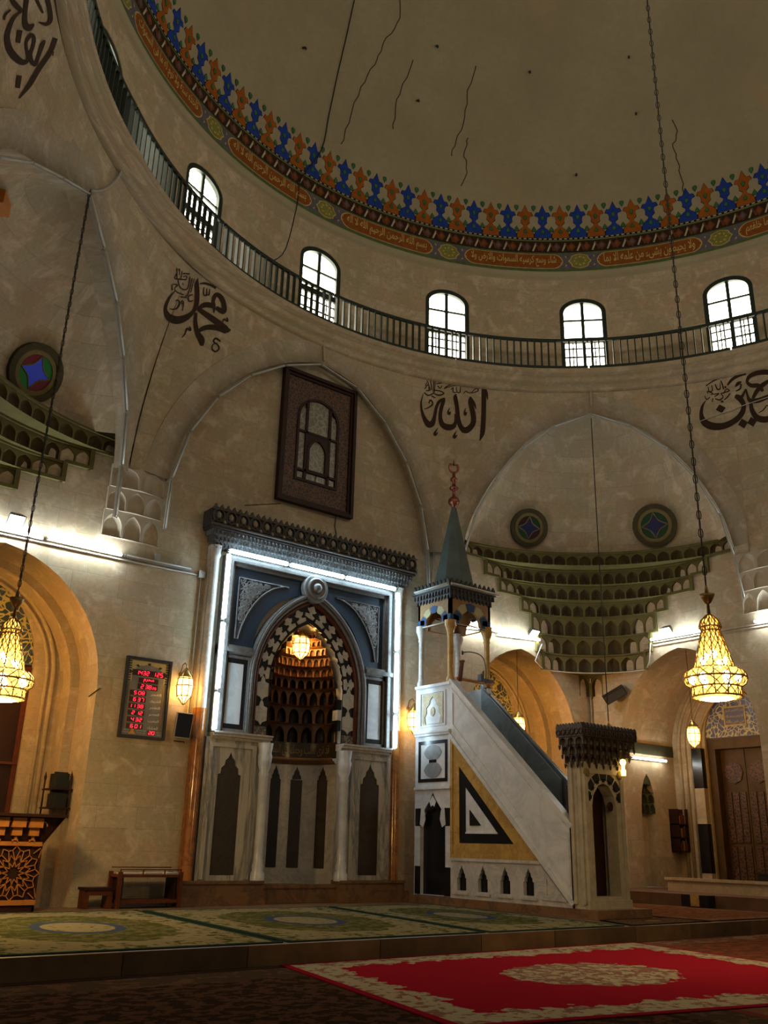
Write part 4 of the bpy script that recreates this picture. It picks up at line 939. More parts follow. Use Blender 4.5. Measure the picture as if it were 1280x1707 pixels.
for zc in (3.64, 3.23):
    ry = .19; m.plate([(17.23+.30*cos(2*pi*t/16)*(1.08 if t % 4 == 0 else 1), zc+ry*sin(2*pi*t/16)) for t in range(16)], (), PS, 0, .01)
m.build('grey_roundels', plain('grey_roundel_stone', (.22, .22, .22), .4, 0, .3, 8, .05), mb)
m = MB(); m.plate(rect(16.76, 17.72, 4.26, 5.12), [rect(16.80, 17.68, 4.30, 5.08)], PS, 0, .02); m.build('upper_panel_frame', M['marble'], mb)
m = MB(); m.plate(rect(16.86, 17.62, 4.32, 5.06), [[(16.98, 4.33), (17.5, 4.33), (17.54, 4.5), (17.46, 4.6), (17.48, 4.72), (17.36, 4.80), (17.34, 4.90), (17.24, 4.98), (17.14, 4.90), (17.12, 4.80), (17.0, 4.72), (17.02, 4.6), (16.94, 4.5)]], PS, 0, .016)
m.plate([(17.24+.085*cos(t*.4), 4.62+.11*sin(t*.4)) for t in range(16)], (), PS, 0, .016); m.build('gilt_carving', plain('gilt_relief', (.42, .34, .2), .45, .3, .5, 16, .3), mb)
# flank: stringer, stair mass, triangle, arcade
m = MB(); m.plate([(16.6, 5.29), (16.6, 4.02), (12.98, .48), (12.98, 1.90)], (), PS, -.14, 0); m.plate([(16.55, 5.12), (16.55, 4.20), (13.05, .80), (13.05, 1.80)], [[(16.50, 5.02), (16.50, 4.26), (13.1, .92), (13.1, 1.74)]], PS, 0, .02)
m.bar(PS(16.62, 5.33, -.07), PS(12.95, 1.94, -.07), .2, .09); m.bar(PS(16.6, 4.02, .02), PS(12.98, .48, .02), .06, .08)
m.build('balustrade', M['marble'], mb)
m = MB(); m.plate([(16.6, 4.02), (16.6, 1.26), (13.80, 1.26)], [[(16.32, 3.28), (16.32, 1.58), (14.60, 1.58)]], PS, -.1, -.01); m.plate([(16.6, 4.0), (16.6, 1.26), (13.80, 1.26)], [[(16.52, 3.80), (16.52, 1.34), (14.05, 1.34)]], PS, -.01, .015); m.build('honey_triangle', M['marble_gold'], mb)
m = MB(); m.plate([(16.32, 3.28), (16.32, 1.58), (14.60, 1.58)], [[(16.12, 2.80), (16.12, 1.78), (15.08, 1.78)]], PS, -.1, -.03); m.plate([(15.98, 2.30), (15.98, 1.96), (15.62, 1.96)], (), PS, -.04, -.02); m.build('black_triangle', M['marble_black'], mb)
m = MB(); m.plate([(16.12, 2.80), (16.12, 1.78), (15.08, 1.78)], (), PS, -.1, -.04); m.bar(PS(16.12, 1.80, -.03), PS(15.1, 1.80, -.03), .03, .03); m.build('white_triangle', M['marble'], mb)
holes = [ogee(16.23-.68*i, .15, .58, .84, .28) for i in range(4)]
m = MB(); m.plate([(16.6, 1.26), (16.6, .42), (12.96, .42), (12.98, .50), (13.80, 1.26)], holes, PS, -.1, 0); m.box(X0-.03, X0, 13.8, 16.6, 1.2, 1.26)
for i in range(4): c = 16.23-.68*i; m.box(X0-.03, X0, c-.24, c+.24, .50, .55)
m.plate([(13.78, 1.14), (13.78, .52), (13.14, .52)], [[(13.68, .92), (13.68, .6), (13.36, .6)]], PS, 0, .02)
m.build('arcade_slab', M['marble2'], mb)
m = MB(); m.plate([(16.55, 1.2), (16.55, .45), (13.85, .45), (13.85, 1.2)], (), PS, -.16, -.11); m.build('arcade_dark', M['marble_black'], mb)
m = MB()
for i in range(12): y1 = 16.6-3.55*i/12; m.box(X0+.14, X1-.1, y1-.32, y1, .42, 3.75-.26*i-.0)
m.build('stair', M['marble2'], mb)
m = MB(); m.plate([(16.9, 5.42), (16.9, 3.6), (13.1, .5), (13.1, 2.02)], (), lambda a, b, c: V((X1-c, a, b)), 0, .1, back=True)
m.build('far_balustrade', M['marble_bluegrey'], mb)
m = MB(); m.plate([(16.75, 5.30), (14.25, 2.98), (14.25, 2.0), (16.75, 4.3)], (), lambda a, b, c: V((16.28-c, a, b)), 0, .05, back=True)
m.build('stair_cloth', M['marble_bluegrey'], mb)
m = MB(); m.box(15.2, 16.36, 13.05, 13.2, .42, 2.75); m.build('stair_gate', M['wood_dark'], mb)
# portal
m = MB(); door_ = [(15.28, .64), (15.28, 2.35), (15.33, 2.55), (15.5, 2.75), (15.66, 2.80), (15.82, 2.75), (15.99, 2.55), (16.04, 2.35), (16.04, .64)]
m.plate(rect(X0+.006, 16.274, .425, 3.19), [door_], PE, -.28, .004)
m.box(X0, X0+.16, 12.6, 13.02, .42, 3.2); m.box(16.12, 16.28, 12.6, 13.02, .42, 3.2); m.box(X0+.01, 16.27, 12.61, 13.01, 2.95, 3.195)
for x in (15.10, 16.23): m.box(x-.05, x+.05, 12.57, 12.6, .5, 2.95)
m.box(X0-.03, X0, 12.66, 12.74, .5, 3.1); m.box(X0-.03, X0, 12.88, 12.96, .5, 3.1); m.box(X0-.04, 16.32, 12.55, 12.6, .42, .58)
m.plate(rect(15.18, 16.14, 2.98, 3.14), (), PE, 0, .02)
m.build('portal', plain('cream_stone_portal', (.42, .36, .25), .5, 0, .3, 5, .1), mb)
m = MB(); cx = 15.66
def vo(r0, r1, a0, a1): return [(cx+r*cos(a)*1.0, 2.42+r*sin(a)) for r, a in ((r0, a0), (r1, a0), (r1, (a0+a1)/2), (r1, a1), (r0, a1), (r0, (a0+a1)/2))]
for i in range(7):
    a = pi*(i+.5)/7; m.plate(vo(.44, .60, a-.19, a+.19), (), PE, 0, .012); m.plate(vo(.40, .46, a-.1, a+.1), (), PE, 0, .012)
m.build('arch_inlay', M['marble_black'], mb)
for (x, z) in ((15.14, 2.98), (16.18, 2.98)):
    m = MB(); m.lathe([(.085, 0), (.085, .03), (.06, .045), (0, .05)], PE(x, z, 0), 14, axis='y'); m.build('boss', M['oculus2'], mb)
m = MB(); m.lathe([(.1, 0), (.1, .03), (.07, .045), (0, .05)], (X0-.0, 12.8, 2.98), 14); m.build('side_boss', M['oculus2'], mb)
bpy.data.objects.remove(bpy.data.objects['side_boss'])
m = MB(); m.plate(door_, (), PE, -.42, -.36); m.build('portal_door', M['wood_dark'], mb)
m = MB()
for z in (1.55, 2.05, 2.5): m.lathe([(.03, 0), (.03, .03), (0, .05)], PE(15.48, z, -.36), 8, axis='y')
m.build('door_stud', M['silver'], mb)
m = MB(); m.lathe([(.09, 0), (.09, .02), (.05, .03), (0, .03)], PE(15.97, 2.36, -.1), 12, axis='y'); m.build('jamb_disc', M['wood_dark'], mb)
cr = MB()
for z0, z1, o, n in ((3.16, 3.34, .06, 6), (3.34, 3.52, .14, 8), (3.52, 3.68, .22, 9)):
    xa, xb, ya, yb = X0-o, 16.28+o, 12.6-o, 13.02
    for j in range(n): cr.cell(lambda u, z, d, ya=ya: V((u, ya+d, z)), xa+(xb-xa)*j/n, xa+(xb-xa)*(j+1)/n, z0, z1, .07, 0, 0, .5, .12, 3)
    for j in range(3): cr.cell(lambda u, z, d, xa=xa: V((xa+d, u, z)), ya+(yb-ya)*j/3, ya+(yb-ya)*(j+1)/3, z0, z1, .07, 0, 0, .5, .12, 3)
    for j in range(3): cr.cell(lambda u, z, d, xb=xb: V((xb-d, u, z)), ya+(yb-ya)*j/3, ya+(yb-ya)*(j+1)/3, z0, z1, .07, 0, 0, .5, .12, 3)
    cr.box(xa+.08, xb-.08, ya+.08, yb, z0, z1)
    for j in range(n+1): x = xa+(xb-xa)*j/n; cr.lathe([(0, -.10), (.022, -.06), (.03, 0)], (x, ya+.02, z0), 6)
    for j in range(3): cr.lathe([(0, -.10), (.022, -.06), (.03, 0)], (xa+.02, ya+(yb-ya)*(j+1)/3, z0), 6)
xa, xb, ya, yb = X0-.26, 16.28+.26, 12.34, 13.05; cr.box(xa, xb, ya, yb, 3.68, 3.86)
for j in range(16): x = xa+(xb-xa)*(j+.5)/16; cr.plate([(x-.05, 3.86), (x+.05, 3.86), (x+.03, 3.92), (x, 3.95), (x-.03, 3.92)], (), lambda a, b, c: V((a, ya+.04-c, b)), 0, .05, back=True)
for j in range(9): y = ya+(yb-ya)*(j+.5)/9; cr.plate([(y-.04, 3.86), (y+.04, 3.86), (y+.02, 3.92), (y, 3.95), (y-.02, 3.92)], (), lambda a, b, c: V((xa+.04-c, a, b)), 0, .05, back=True)
for j in range(12): x = xa+(xb-xa)*(j+.5)/12; cr.tube([V((x+.05*cos(q), ya-.01, 3.77+.06*sin(q))) for q in [2*pi*t/8 for t in range(8)]], .014, 4, 0, True)
for j in range(6): y = ya+(yb-ya)*(j+.5)/6; cr.tube([V((xa-.01, y+.05*cos(q), 3.77+.06*sin(q))) for q in [2*pi*t/8 for t in range(8)]], .014, 4, 0, True)
cr.build('portal_crown', plain('dark_carved_crown', lin((60, 46, 36)), .5, .05, .5, 9, .2), mb)
# canopy
CX, CY = 15.75, 17.22; hx, hy = .70, .62
for sx in (-1, 1):
    for sy in (-1, 1):
        m = MB(); x, y = CX+sx*(hx-.07), CY+sy*(hy-.07); m.lathe([(.11, 5.29), (.11, 5.38), (.08, 5.44), (.076, 5.52), (.072, 6.42), (.095, 6.46), (.08, 6.5), (.13, 6.66), (.15, 6.70), (.15, 6.84)], (x, y, 0), 12); m.build('canopy_column', M['marble_gold'] if sy < 0 else M['marble2'], mb)
def archpanel(P, half, nm):
    m = MB(); out = rect(-half, half, 6.78, 7.42); op = [(-half*.5, 6.79)]+[(x*half*.5/1.0, 6.80+z*.36) for x, z in arc(1.0, 1.05, 8)]+[(half*.5, 6.79)]
    m.plate(out, [op], P, -.08, 0, back=True); root = m.build(nm, M['paint_ochre'], mb)
    m = MB()
    for i in range(5):
        a0, a1 = pi*i/5+.04, pi*(i+1)/5-.04
        if i % 2 == 0 or True:
            m.plate([(half*r*cos(a), 6.84+half*r*.95*sin(a)*.9) for r, a in ((.54, a0), (.84, a0), (.88, (a0+a1)/2), (.84, a1), (.54, a1), (.5, (a0+a1)/2))], (), P, 0, .006, i % 2)
    for s in (-1, 1): m.plate([(s*half, 6.78), (s*half*.56, 6.78), (s*half*.6, 6.98), (s*half, 7.0)], (), P, 0, .006, 0)
    m.build('painted_voussoirs', [M['paint_blue'], M['paint_cream']], root)
archpanel(lambda a, b, c: V((CX-hx-c, CY+a, b)), hy, 'canopy_arch'); archpanel(lambda a, b, c: V((CX+a, CY-hy-c, b)), hx, 'canopy_arch')
archpanel(lambda a, b, c: V((CX+hx+c, CY+a, b)), hy, 'canopy_arch'); archpanel(lambda a, b, c: V((CX+a, CY+hy+c, b)), hx, 'canopy_arch')
m = MB()
for z0, z1, o, n in ((7.38, 7.52, .03, 11), (7.52, 7.66, .08, 12)):
    for j in range(n):
        for P, h in ((lambda u, z, d, o=o: V((CX-hx-o+d, CY+u, z)), hy+o), (lambda u, z, d, o=o: V((CX+u, CY-hy-o+d, z)), hx+o), (lambda u, z, d, o=o: V((CX+hx+o-d, CY+u, z)), hy+o)):
            m.cell(P, -h+2*h*j/n, -h+2*h*(j+1)/n, z0, z1, .05, 0, 0, .5, .14, 2)
    m.box(CX-hx-o+.06, CX+hx+o-.06, CY-hy-o+.06, CY+hy+o-.06, z0, z1)
m.box(CX-hx-.12, CX+hx+.12, CY-hy-.12, CY+hy+.12, 7.66, 7.76)
for j in range(10):
    for s, P in ((0, lambda a, b, c: V((CX-hx-.12+c, CY+a, b))), (1, lambda a, b, c: V((CX+a, CY-hy-.12+c, b))), (2, lambda a, b, c: V((CX+hx+.12-c, CY+a, b)))):
        h = (hy if s != 1 else hx)+.1; a = -h+2*h*(j+.5)/10; m.plate([(a-.06, 7.76), (a+.06, 7.76), (a+.05, 7.82), (a, 7.90), (a-.05, 7.82)], (), P, 0, .05, back=True)
m.build('canopy_cornice', M['darkcarve'], mb)
m = MB(); m.lathe([(.62, 7.76), (.56, 7.9), (.07, 10.15), (0, 10.16)], (CX, CY, 0), 8, 0, pi/8, 2*pi+pi/8, False); m.build('spire', M['spire'], mb)
m = MB(); m.lathe([(.05, 10.1)]+[(.03+.13*cos(q), 10.34+.13*sin(q)) for q in [-1.2+2.4*t/8 for t in range(9)]]+[(.04, 10.52), (.04, 10.64)]+[(.03+.10*cos(q), 10.73+.06*sin(q)) for q in [-1.2+2.4*t/6 for t in range(7)]]+[(.035, 10.9)]+[(.03+.07*cos(q), 10.99+.07*sin(q)) for q in [-1.2+2.4*t/6 for t in range(7)]]+[(.03, 11.2)], (CX, CY, 0), 14)
m.tube([V((CX+.14*sin(q)*.8, CY-.14*sin(q)*.4, 11.34-.15*cos(q))) for q in [-2.4+4.8*t/12 for t in range(13)]], .035, 6); m.lathe([(.05, 11.42), (.02, 11.5), (0, 11.62)], (CX, CY, 0), 8); m.build('finial', M['copper'], mb)
# ================================================================== LAMPS
def fixture(a, b, out, lab, on, group, tubes=1, r=.019, w=.07, cat='tube light'):
    """batten with a fluorescent tube between two points; out = direction away from the wall"""
    a, b, out = V(a), V(b), V(out).normalized(); m_ = (a+b)/2
    t = thing('fluorescent_light', lab, cat, m_, group)
    m = MB(); d = (b-a).normalized(); m.bar(a, b, w, .05, 0, out)
    for p, s in ((a, 1), (b, -1)): m.bar(p+d*s*.02, p+d*s*.02+out*.07, .03, .035)
    m.build('batten', M['batten'], t)
    m = MB(); m.tube([a+d*.04+out*.065, b-d*.04+out*.065], r, 10); m.build('tube', on, t)
    return t
ORD = ['first', 'second', 'third', 'fourth', 'fifth', 'sixth', 'seventh', 'eighth', 'ninth']
def arch_lights(k, name, sideA, sideB, group):
    a, b = OCT[k], OCT[k+1]; t = (b-a).normalized(); nn = V((t.y, -t.x)); nn = nn if nn.dot(DC-(a+b)/2) > 0 else -nn
    pts = [p for p in PROFK[k] if p[1] > 7.9]
    L = [0]
    for p, q in zip(pts, pts[1:]): L.append(L[-1]+hypot(q[0]-p[0], q[1]-p[1]))
    def at(s):
        for i in range(len(pts)-1):
            if L[i+1] >= s: break
        f = (s-L[i])/max(1e-6, L[i+1]-L[i]); u = pts[i][0]+(pts[i+1][0]-pts[i][0])*f; z = pts[i][1]+(pts[i+1][1]-pts[i][1])*f
        q = pend(k, u*.985, z-.06); return q+V((nn.x, nn.y, 0))*.03
    ia = max(range(len(pts)), key=lambda j: pts[j][1]); La = L[ia]
    for side, o, s0, s1 in [(sideA, i, La*i/6, La*(i+1)/6) for i in range(6)]+[(sideB, i, L[-1]-(L[-1]-La)*i/6, L[-1]-(L[-1]-La)*(i+1)/6) for i in range(6)]:
        d = .02 if s1 > s0 else -.02; A, B = at(s0+d), at(s1-d); fixture(A, B, V((nn.x, nn.y, -.35)), 'unlit tube light on the %s arch, %s one up from %s' % (name, ORD[o], side), M['tube_off'], group, w=.06)
arch_lights(2, 'mihrab', 'the prayer clock side', 'the pulpit side', 'unlit tubes along the great arch over the mihrab')
arch_lights(3, 'corner', 'the spire side', 'the chandelier side', 'unlit tubes along the corner arch behind the pulpit')
arch_lights(1, 'oculus', 'the picture edge', 'the clock-side corbel', 'unlit tubes along the arch with the coloured round window')
on1, on2 = M['tube_on'], M['tube_on2']; G = 'lit tubes framing the mihrab'
for i in range(3): fixture(PM(-2.5+1.66*i, 7.80, .30), PM(-2.5+1.66*i+1.62, 7.80, .30), (0, -1, -.2), 'lit tube under the mihrab cornice, '+('over the clock-side spandrel', 'over the round boss', 'over the pulpit-side spandrel')[i], on1, G, r=.05)
for s, sd in ((-1, 'prayer clock'), (1, 'pulpit')):
    for i, (z0, z1) in enumerate(((7.72, 6.16), (6.12, 4.60), (4.56, 3.72))):
        fixture(PM(s*2.5, z0, .31), PM(s*2.5, z1, .31), (0, -1, 0), 'lit upright tube on the %s side of the mihrab, %s of the three' % (sd, ('topmost', 'middle', 'short lowest')[i]), on1, G, r=.05)
G = 'lit tubes along the walls'
for x0, x1, lab in ((3.82, 5.40, 'bright wall tube above the arched bay at the picture edge'), (5.47, 7.10, 'bright wall tube below the corner corbel, next to the unlit batten'), (16.95, 18.42, 'bright wall tube seen through the pulpit canopy'), (18.46, 20.2, 'bright wall tube above the bay behind the pulpit')):
    fixture(PQ(x0, 7.25, .05), PQ(x1, 7.23 if x0 < 8 else 7.36, .05), (0, -1, 0), lab, on2, G, r=.03)
fixture(PQ(7.15, 7.24, .05), PQ(8.75, 7.24, .05), (0, -1, 0), 'unlit wall batten between the lit tube and the mihrab cornice', M['tube_off'], G)
fixture(PX(16.0, 7.34, .05), PX(14.3, 7.34, .05), (-1, 0, 0), 'bright wall tube right above the deep side bay', on2, G, r=.03)
fixture(PX(12.7, 7.32, .05), PX(11.1, 7.32, .05), (-1, 0, 0), 'bright wall tube beyond the chandelier at the picture edge', on2, G, r=.03)
fixture(PR(22.85, 4.10, .05), PR(24.5, 4.10, .05), (0, -1, 0), 'lit tube under the dark green band inside the side bay', M['tube_on3'], G, r=.035)
fixture((CX-hx-.14, CY+hy-.05, 7.72), (CX-hx-.14, CY-hy-.1, 7.72), (-1, 0, 0), 'unlit tube on the canopy side facing the mihrab', M['tube_off'], 'unlit tubes on the pulpit canopy')
fixture((CX-hx-.1, CY-hy-.14, 7.72), (CX+hx+.2, CY-hy-.14, 7.72), (0, -1, 0), 'unlit tube on the canopy side facing the hall', M['tube_off'], 'unlit tubes on the pulpit canopy')
# lantern prototype (origin at its bottom tip), 0.86 m high
def point(par, loc, col, e, r=.08):
    l = bpy.data.lights.new('lamp_light', 'POINT'); l.color = col; l.energy = e; l.shadow_soft_size = r; o = bpy.data.objects.new('lamp_light', l); COL.objects.link(o); o.parent = par; o.location = V(loc); return o
lan = thing('wall_lantern', 'brass wall lantern glowing above the small loudspeaker beside the prayer clock', 'lantern', (8.77, YW-.27, 4.18), 'brass lanterns on the qibla wall')
def lanmesh(par, glass):
    o = OFF[par]; m = MB(); m.lathe([(.02, .04), (.06, .10), (.14, .18), (.165, .30), (.175, .42), (.16, .54), (.13, .60)], o, 10); m.build('glass', glass, par)
    m = MB()
    for i in range(8): a = 2*pi*i/8; m.tube([o+V((r*cos(a), r*sin(a), z)) for r, z in ((.02, .03), (.08, .11), (.16, .2), (.185, .42), (.165, .56), (.14, .64), (.06, .74), (.0, .82))], .010, 5)
    for r, z in ((.155, .2), (.185, .42), (.165, .57)): m.tube([o+V((r*cos(2*pi*t/16), r*sin(2*pi*t/16), z)) for t in range(16)], .011, 5, 0, True)
    m.build('cage', M['brass'], par)
    m = MB(); m.lathe([(.15, .60), (.15, .62), (.11, .68), (.05, .76), (.015, .80), (.02, .84), (0, .87)], o, 10); m.build('cap', M['gold'], par); m = MB(); m.lathe([(0, 0), (.02, .02), (.015, .05), (.05, .09)], o, 8); m.build('finial', M['gold'], par)
lanmesh(lan, M['lamp'])
m = MB(); o = OFF[lan]; m.tube([o+V((0, 0, .85)), o+V((0, .08, .93)), o+V((0, .2, .90)), o+V((0, .27, .7))], .014, 6); m.lathe([(.05, 0), (.05, .02), (0, .03)], o+V((0, .27, .7)), 8, axis='y'); m.build('bracket', M['brass'], lan)
remember(lan)
hl = thing('hanging_lantern', 'small brass lantern glowing inside the stalactite niche of the mihrab', 'lantern', (XC+.06, YW+.34, 5.66), 'hanging lanterns')
lanmesh(hl, M['lamp']); remember(hl)
WARM = (1., .50, .11)
L2 = dup(lan, (15.2, YW-.27, 4.12), 0, 'brass wall lantern glowing between the mihrab and the pulpit')
H2 = dup(hl, (22.88, 15.15, 4.20), 0, 'brass lantern hanging in the mouth of the deep side bay'); H3 = dup(hl, (19.5, 15.4, 3.80), 0, 'brass lantern hanging behind the dark portal crown'); H4 = dup(hl, (19.5, 18.6, 4.42), 0, 'brass lantern hanging in the bay behind the pulpit stair')
H5_added = dup(hl, (4.55, 18.7, 4.42), 0, 'added unseen brass lantern lighting the arched bay')  # added lantern out of view, put in to light the arched bay
hl.scale = (1.2, 1.2, 1.0)
LIGHTS = []
for o, e in ((lan, 40), (L2, 40), (hl, 120), (H2, 120), (H3, 90), (H4, 270), (H5_added, 330)): LIGHTS.append(point(o, (0, -.0, .36), WARM, e, .12))
def cord(name, a, b, lab, r=.012, links=None, cat='cord', mat=None):
    a, b = V(a), V(b); m = MB(); m.tube([a, b], r, 6)
    if links:
        d = (b-a).normalized(); n = int((b-a).length/links); x = d.orthogonal().normalized(); y = d.cross(x)
        for i in range(n):
            c = a+d*links*(i+.5); e = x if i % 2 else y
            m.tube([c+d*links*.55*cos(q)+e*links*.22*sin(q) for q in [2*pi*t/8 for t in range(8)]], .008, 4, 0, True)
    return tag(m.build(name, mat or M['cord'], loc=b), lab, cat)
cord('suspension_wire', (hl.location.x, hl.location.y, 6.58), (hl.location.x, hl.location.y, 6.60), 'short wire holding the lantern in the mihrab niche', .008)
cord('suspension_wire', (22.88, 15.15, 6.98), (22.88, 15.15, 5.05), 'thin cord holding the lantern in the deep side bay', .008)
cord('suspension_wire', (19.38, 15.28, 13.3), (19.5, 15.4, 4.66), 'long thin cord from the corner arch crown down to the lantern behind the portal', .014)
cord('suspension_wire', (19.5, 18.6, 6.98), (19.5, 18.6, 5.26), 'thin cord holding the lantern in the bay behind the pulpit', .008)
# chandelier prototype, origin at its bottom centre
def chandelier():
    o = V((12.8, 8.0, 3.74)); t = thing('chandelier', 'glowing gilt filigree chandelier hanging in the middle of the hall', 'chandelier', o, 'gilt chandeliers')
    pr = [(.30, .0), (.36, .04), (.365, .16), (.37, .18), (.44, .22), (.47, .32), (.44, .40), (.37, .45), (.30, .47), (.24, .72), (.15, 1.04), (.13, 1.07), (.165, 1.12), (.15, 1.2), (.10, 1.27), (.04, 1.32), (0, 1.33)]
    inn = [(r*.93, z) for r, z in pr]; m = MB(); m.lathe([(0, .01)]+inn, o, 24); m.build('glass_shade', M['lampdim'], t)
    m = MB()
    for i in range(12): a = 2*pi*i/12; m.tube([o+V((r*cos(a), r*sin(a), z)) for r, z in pr], .011, 4)
    for r, z in ((.365, .03), (.37, .17), (.47, .31), (.31, .46), (.14, 1.06), (.165, 1.12)): m.tube([o+V((r*cos(2*pi*q/28), r*sin(2*pi*q/28), z)) for q in range(28)], .016, 5, 0, True)
    m.build('gilt_ribs', M['gold'], t)
    m = MB(); fp = cat_rom(pr[1:], 4)
    for sg in (1, -1):
        for i in range(16):
            a0 = 2*pi*i/16; m.tube([o+V((r*1.0*cos(a0+sg*z*2.6), r*1.0*sin(a0+sg*z*2.6), z)) for r, z in fp[::2]], .010, 3)
    m.build('filigree', M['gold'], t)
    m = MB()
    for i in range(6): a = 2*pi*i/6; m.lathe([(0, -.05), (.05, 0), (.06, .05), (.03, .1), (0, .12)], o+V((.34*cos(a), .34*sin(a), .27)), 8)
    for i in range(5): a = 2*pi*i/5; m.lathe([(0, -.05), (.045, 0), (.05, .05), (0, .1)], o+V((.17*cos(a), .17*sin(a), .55+.1*(i % 2))), 8)
    m.lathe([(0, -.02), (.2, -.015), (.25, 0), (.2, .01)], o, 16)
    m.build('bulbs', M['bulb'], t)
    m = MB(); m.lathe([(0, 1.32), (.03, 1.35), (.02, 1.5), (.05, 1.52), (.10, 1.60), (.12, 1.66), (.04, 1.67), (.02, 1.8)], o, 12); m.build('stem', M['brass'], t)
    return t
ch = chandelier(); remember(ch)
ch2 = dup(ch, (4.24, 15.3, 3.52), .2, 'glowing gilt chandelier cut by the picture edge before the arched bay')
for o, e in ((ch, 170), (ch2, 420)): LIGHTS.append(point(o, (0, 0, -.12), (1., .62, .22), e*.6, .2)); LIGHTS.append(point(o, (0, 0, .62), (1., .62, .22), e*.4, .3))
cord('suspension_wire', (4.55, 18.7, 6.95), (4.55, 18.7, 5.26), 'thin cord of the added unseen lantern in the arched bay', .008)
cord('chandelier_chain', (12.8, 8.0, 30.2), (12.8, 8.0, 5.5), 'long dark chain from the dome down to the chandelier in the middle', .012, .16, 'chain')
cord('chandelier_chain', pend(1, -.64, 13.02)+V((.04, -.06, 0)), (4.24, 15.3, 5.28), 'dark chain from the corner arch down to the chandelier at the picture edge', .010, .13, 'chain')
# flood lights
def flood(p, out, dn, lab, lit):
    p = V(p); out = V(out).normalized(); t = thing('flood_light', lab, 'flood light', p); x = out.cross(V((0, 0, 1))).normalized(); f = (out+V((0, 0, dn))).normalized(); y = f.cross(x)
    def hull(m, w, h, d0, d1, sc=1.): 
        vs = [p+V((0, 0, .08))+x*i*w*s+y*j*h*s+f*d for d, s in ((d0, sc), (d1, 1.)) for i, j in ((-1, -1), (1, -1), (1, 1), (-1, 1))]; m.add(vs, [(0, 1, 2, 3), (7, 6, 5, 4), (0, 4, 5, 1), (1, 5, 6, 2), (2, 6, 7, 3), (3, 7, 4, 0)])
    m = MB(); hull(m, .17, .12, 0.05, .22, .6); m.build('housing', M['black'], t); m = MB(); hull(m, .15, .10, .222, .23); m.build('glass', lit, t)
    m = MB(); m.bar(p+V((0, 0, -.08)), p+V((0, 0, .06))+out*.08, .04); m.bar(p-out*.02+V((0, 0, -.08)), p+V((0, 0, -.08))+out*.06, .2, .12); m.build('bracket', M['batten'], t)
flood(PQ(4.78, 7.52, .05), (0, -1, 0), -1.0, 'small lit flood light above the wall tube at the picture edge', M['flood'])
flood(PQ(19.85, 7.56, .05), (0, -1, 0), -1.0, 'small lit flood light above the bay behind the pulpit', M['flood'])
flood(PX(15.35, 7.56, .05), (-1, 0, 0), -1.0, 'small lit flood light above the deep side bay', M['flood'])
p = V((22.3, 17.35, 5.9)); t = thing('loudspeaker', 'black box loudspeaker tilted down in the wall corner under the stalactites', 'loudspeaker', p)
m = MB(); f = V((-.75, -.45, -.5)).normalized(); x = V((.42, -.62, .42)).normalized(); f = (f-x*f.dot(x)).normalized(); y = f.cross(x)
vs = [p+f*d+x*i*.34+y*j*.13 for d in (0, .26) for i, j in ((-1, -1), (1, -1), (1, 1), (-1, 1))]; m.add(vs, [(0, 1, 2, 3), (7, 6, 5, 4), (0, 4, 5, 1), (1, 5, 6, 2), (2, 6, 7, 3), (3, 7, 4, 0)]); m.build('cabinet', M['black'], t)
m = MB(); m.add([p+f*.262+x*i*.31+y*j*.11 for i, j in ((-1, -1), (1, -1), (1, 1), (-1, 1))], [(0, 1, 2, 3)]); m.build('grille', plain('grey_grille', (.05, .05, .05), .6, 0, .2, 30, .2), t); m = MB(); m.bar(p, p+V((.2, .05, .05)), .06); m.build('bracket', M['black'], t)
h = bvL.ray_cast(EYE, ray(-9, 338)); p = h[0]; nn = h[1] if h[1].dot(EYE-h[0]) > 0 else -h[1]; t = thing('wall_flood', 'orange and black flood light cut by the picture edge high in the arch', 'flood light', p)
x = V((0, 0, 1)).cross(nn).normalized(); y = nn.cross(x); m = MB(); m.bar(p-x*.3+nn*.14+y*.06, p+x*.12+nn*.14+y*.06, .22, .28); m.build('orange_housing', plain('orange_enamel', (.5, .17, .015), .4, 0, .2, 8, 0), t)
m = MB(); m.bar(p-x*.3+nn*.14-y*.14, p+x*.10+nn*.14-y*.14, .18, .26); m.bar(p, p+nn*.1, .06); m.build('black_body', M['black'], t)
# ================================================================== PRAYER-TIME CLOCK
ck = thing('prayer_clock', 'framed electronic prayer-time board with red digits on the stone wall', 'clock', (8.0, YW-.06, 3.44))
PC = lambda a, b, c: V((7.5+a, YW-.02-c, 5.10-b*1.65))       # a 0..1 across, b 0..1 downwards
m = MB(); m.plate(rect(-.01, 1.01, -.005, 1.005), [rect(.045, .955, .03, .97)], PC, 0, .09); m.build('frame', M['black'], ck)
n = N('grey_clock_face'); n.col(n.mix(n.ramp(n.noise(n.obj(), 3, 3), .3, .7), (.10, .10, .10), (.17, .165, .16))); n.rough(.35); face = n.m
m = MB(); m.plate(rect(.045, .955, .03, .97), (), PC, 0, .05); m.build('face', face, ck)
m = MB()
m.plate([(.06, .04), (.94, .04), (.94, .30), (.86, .30)]+[(.5+.36*cos(q), .21-.13*sin(q)) for q in [pi*t/12 for t in range(13)]]+[(.14, .30), (.06, .30)], (), PC, .05, .054, 1)
for i in range(9):
    q = pi*(i+.5)/9; r = .38; m.plate([(.5+(r+s)*cos(q+e), .21-(.135+s*.36)*sin(q+e)) for s, e in ((-.03, -.08), (.05, -.08), (.05, .08), (-.03, .08))], (), PC, .054, .058, i % 2 and 1 or 0)
for b in range(9):
    for a in (.06, .885): m.plate(rect(a, a+.055, .045+.03*b, .06+.03*b), (), PC, .054, .058, 0)
for a in (.11, .87): m.plate(rect(a, a+.02, .32, .90), (), PC, .05, .056, 2)
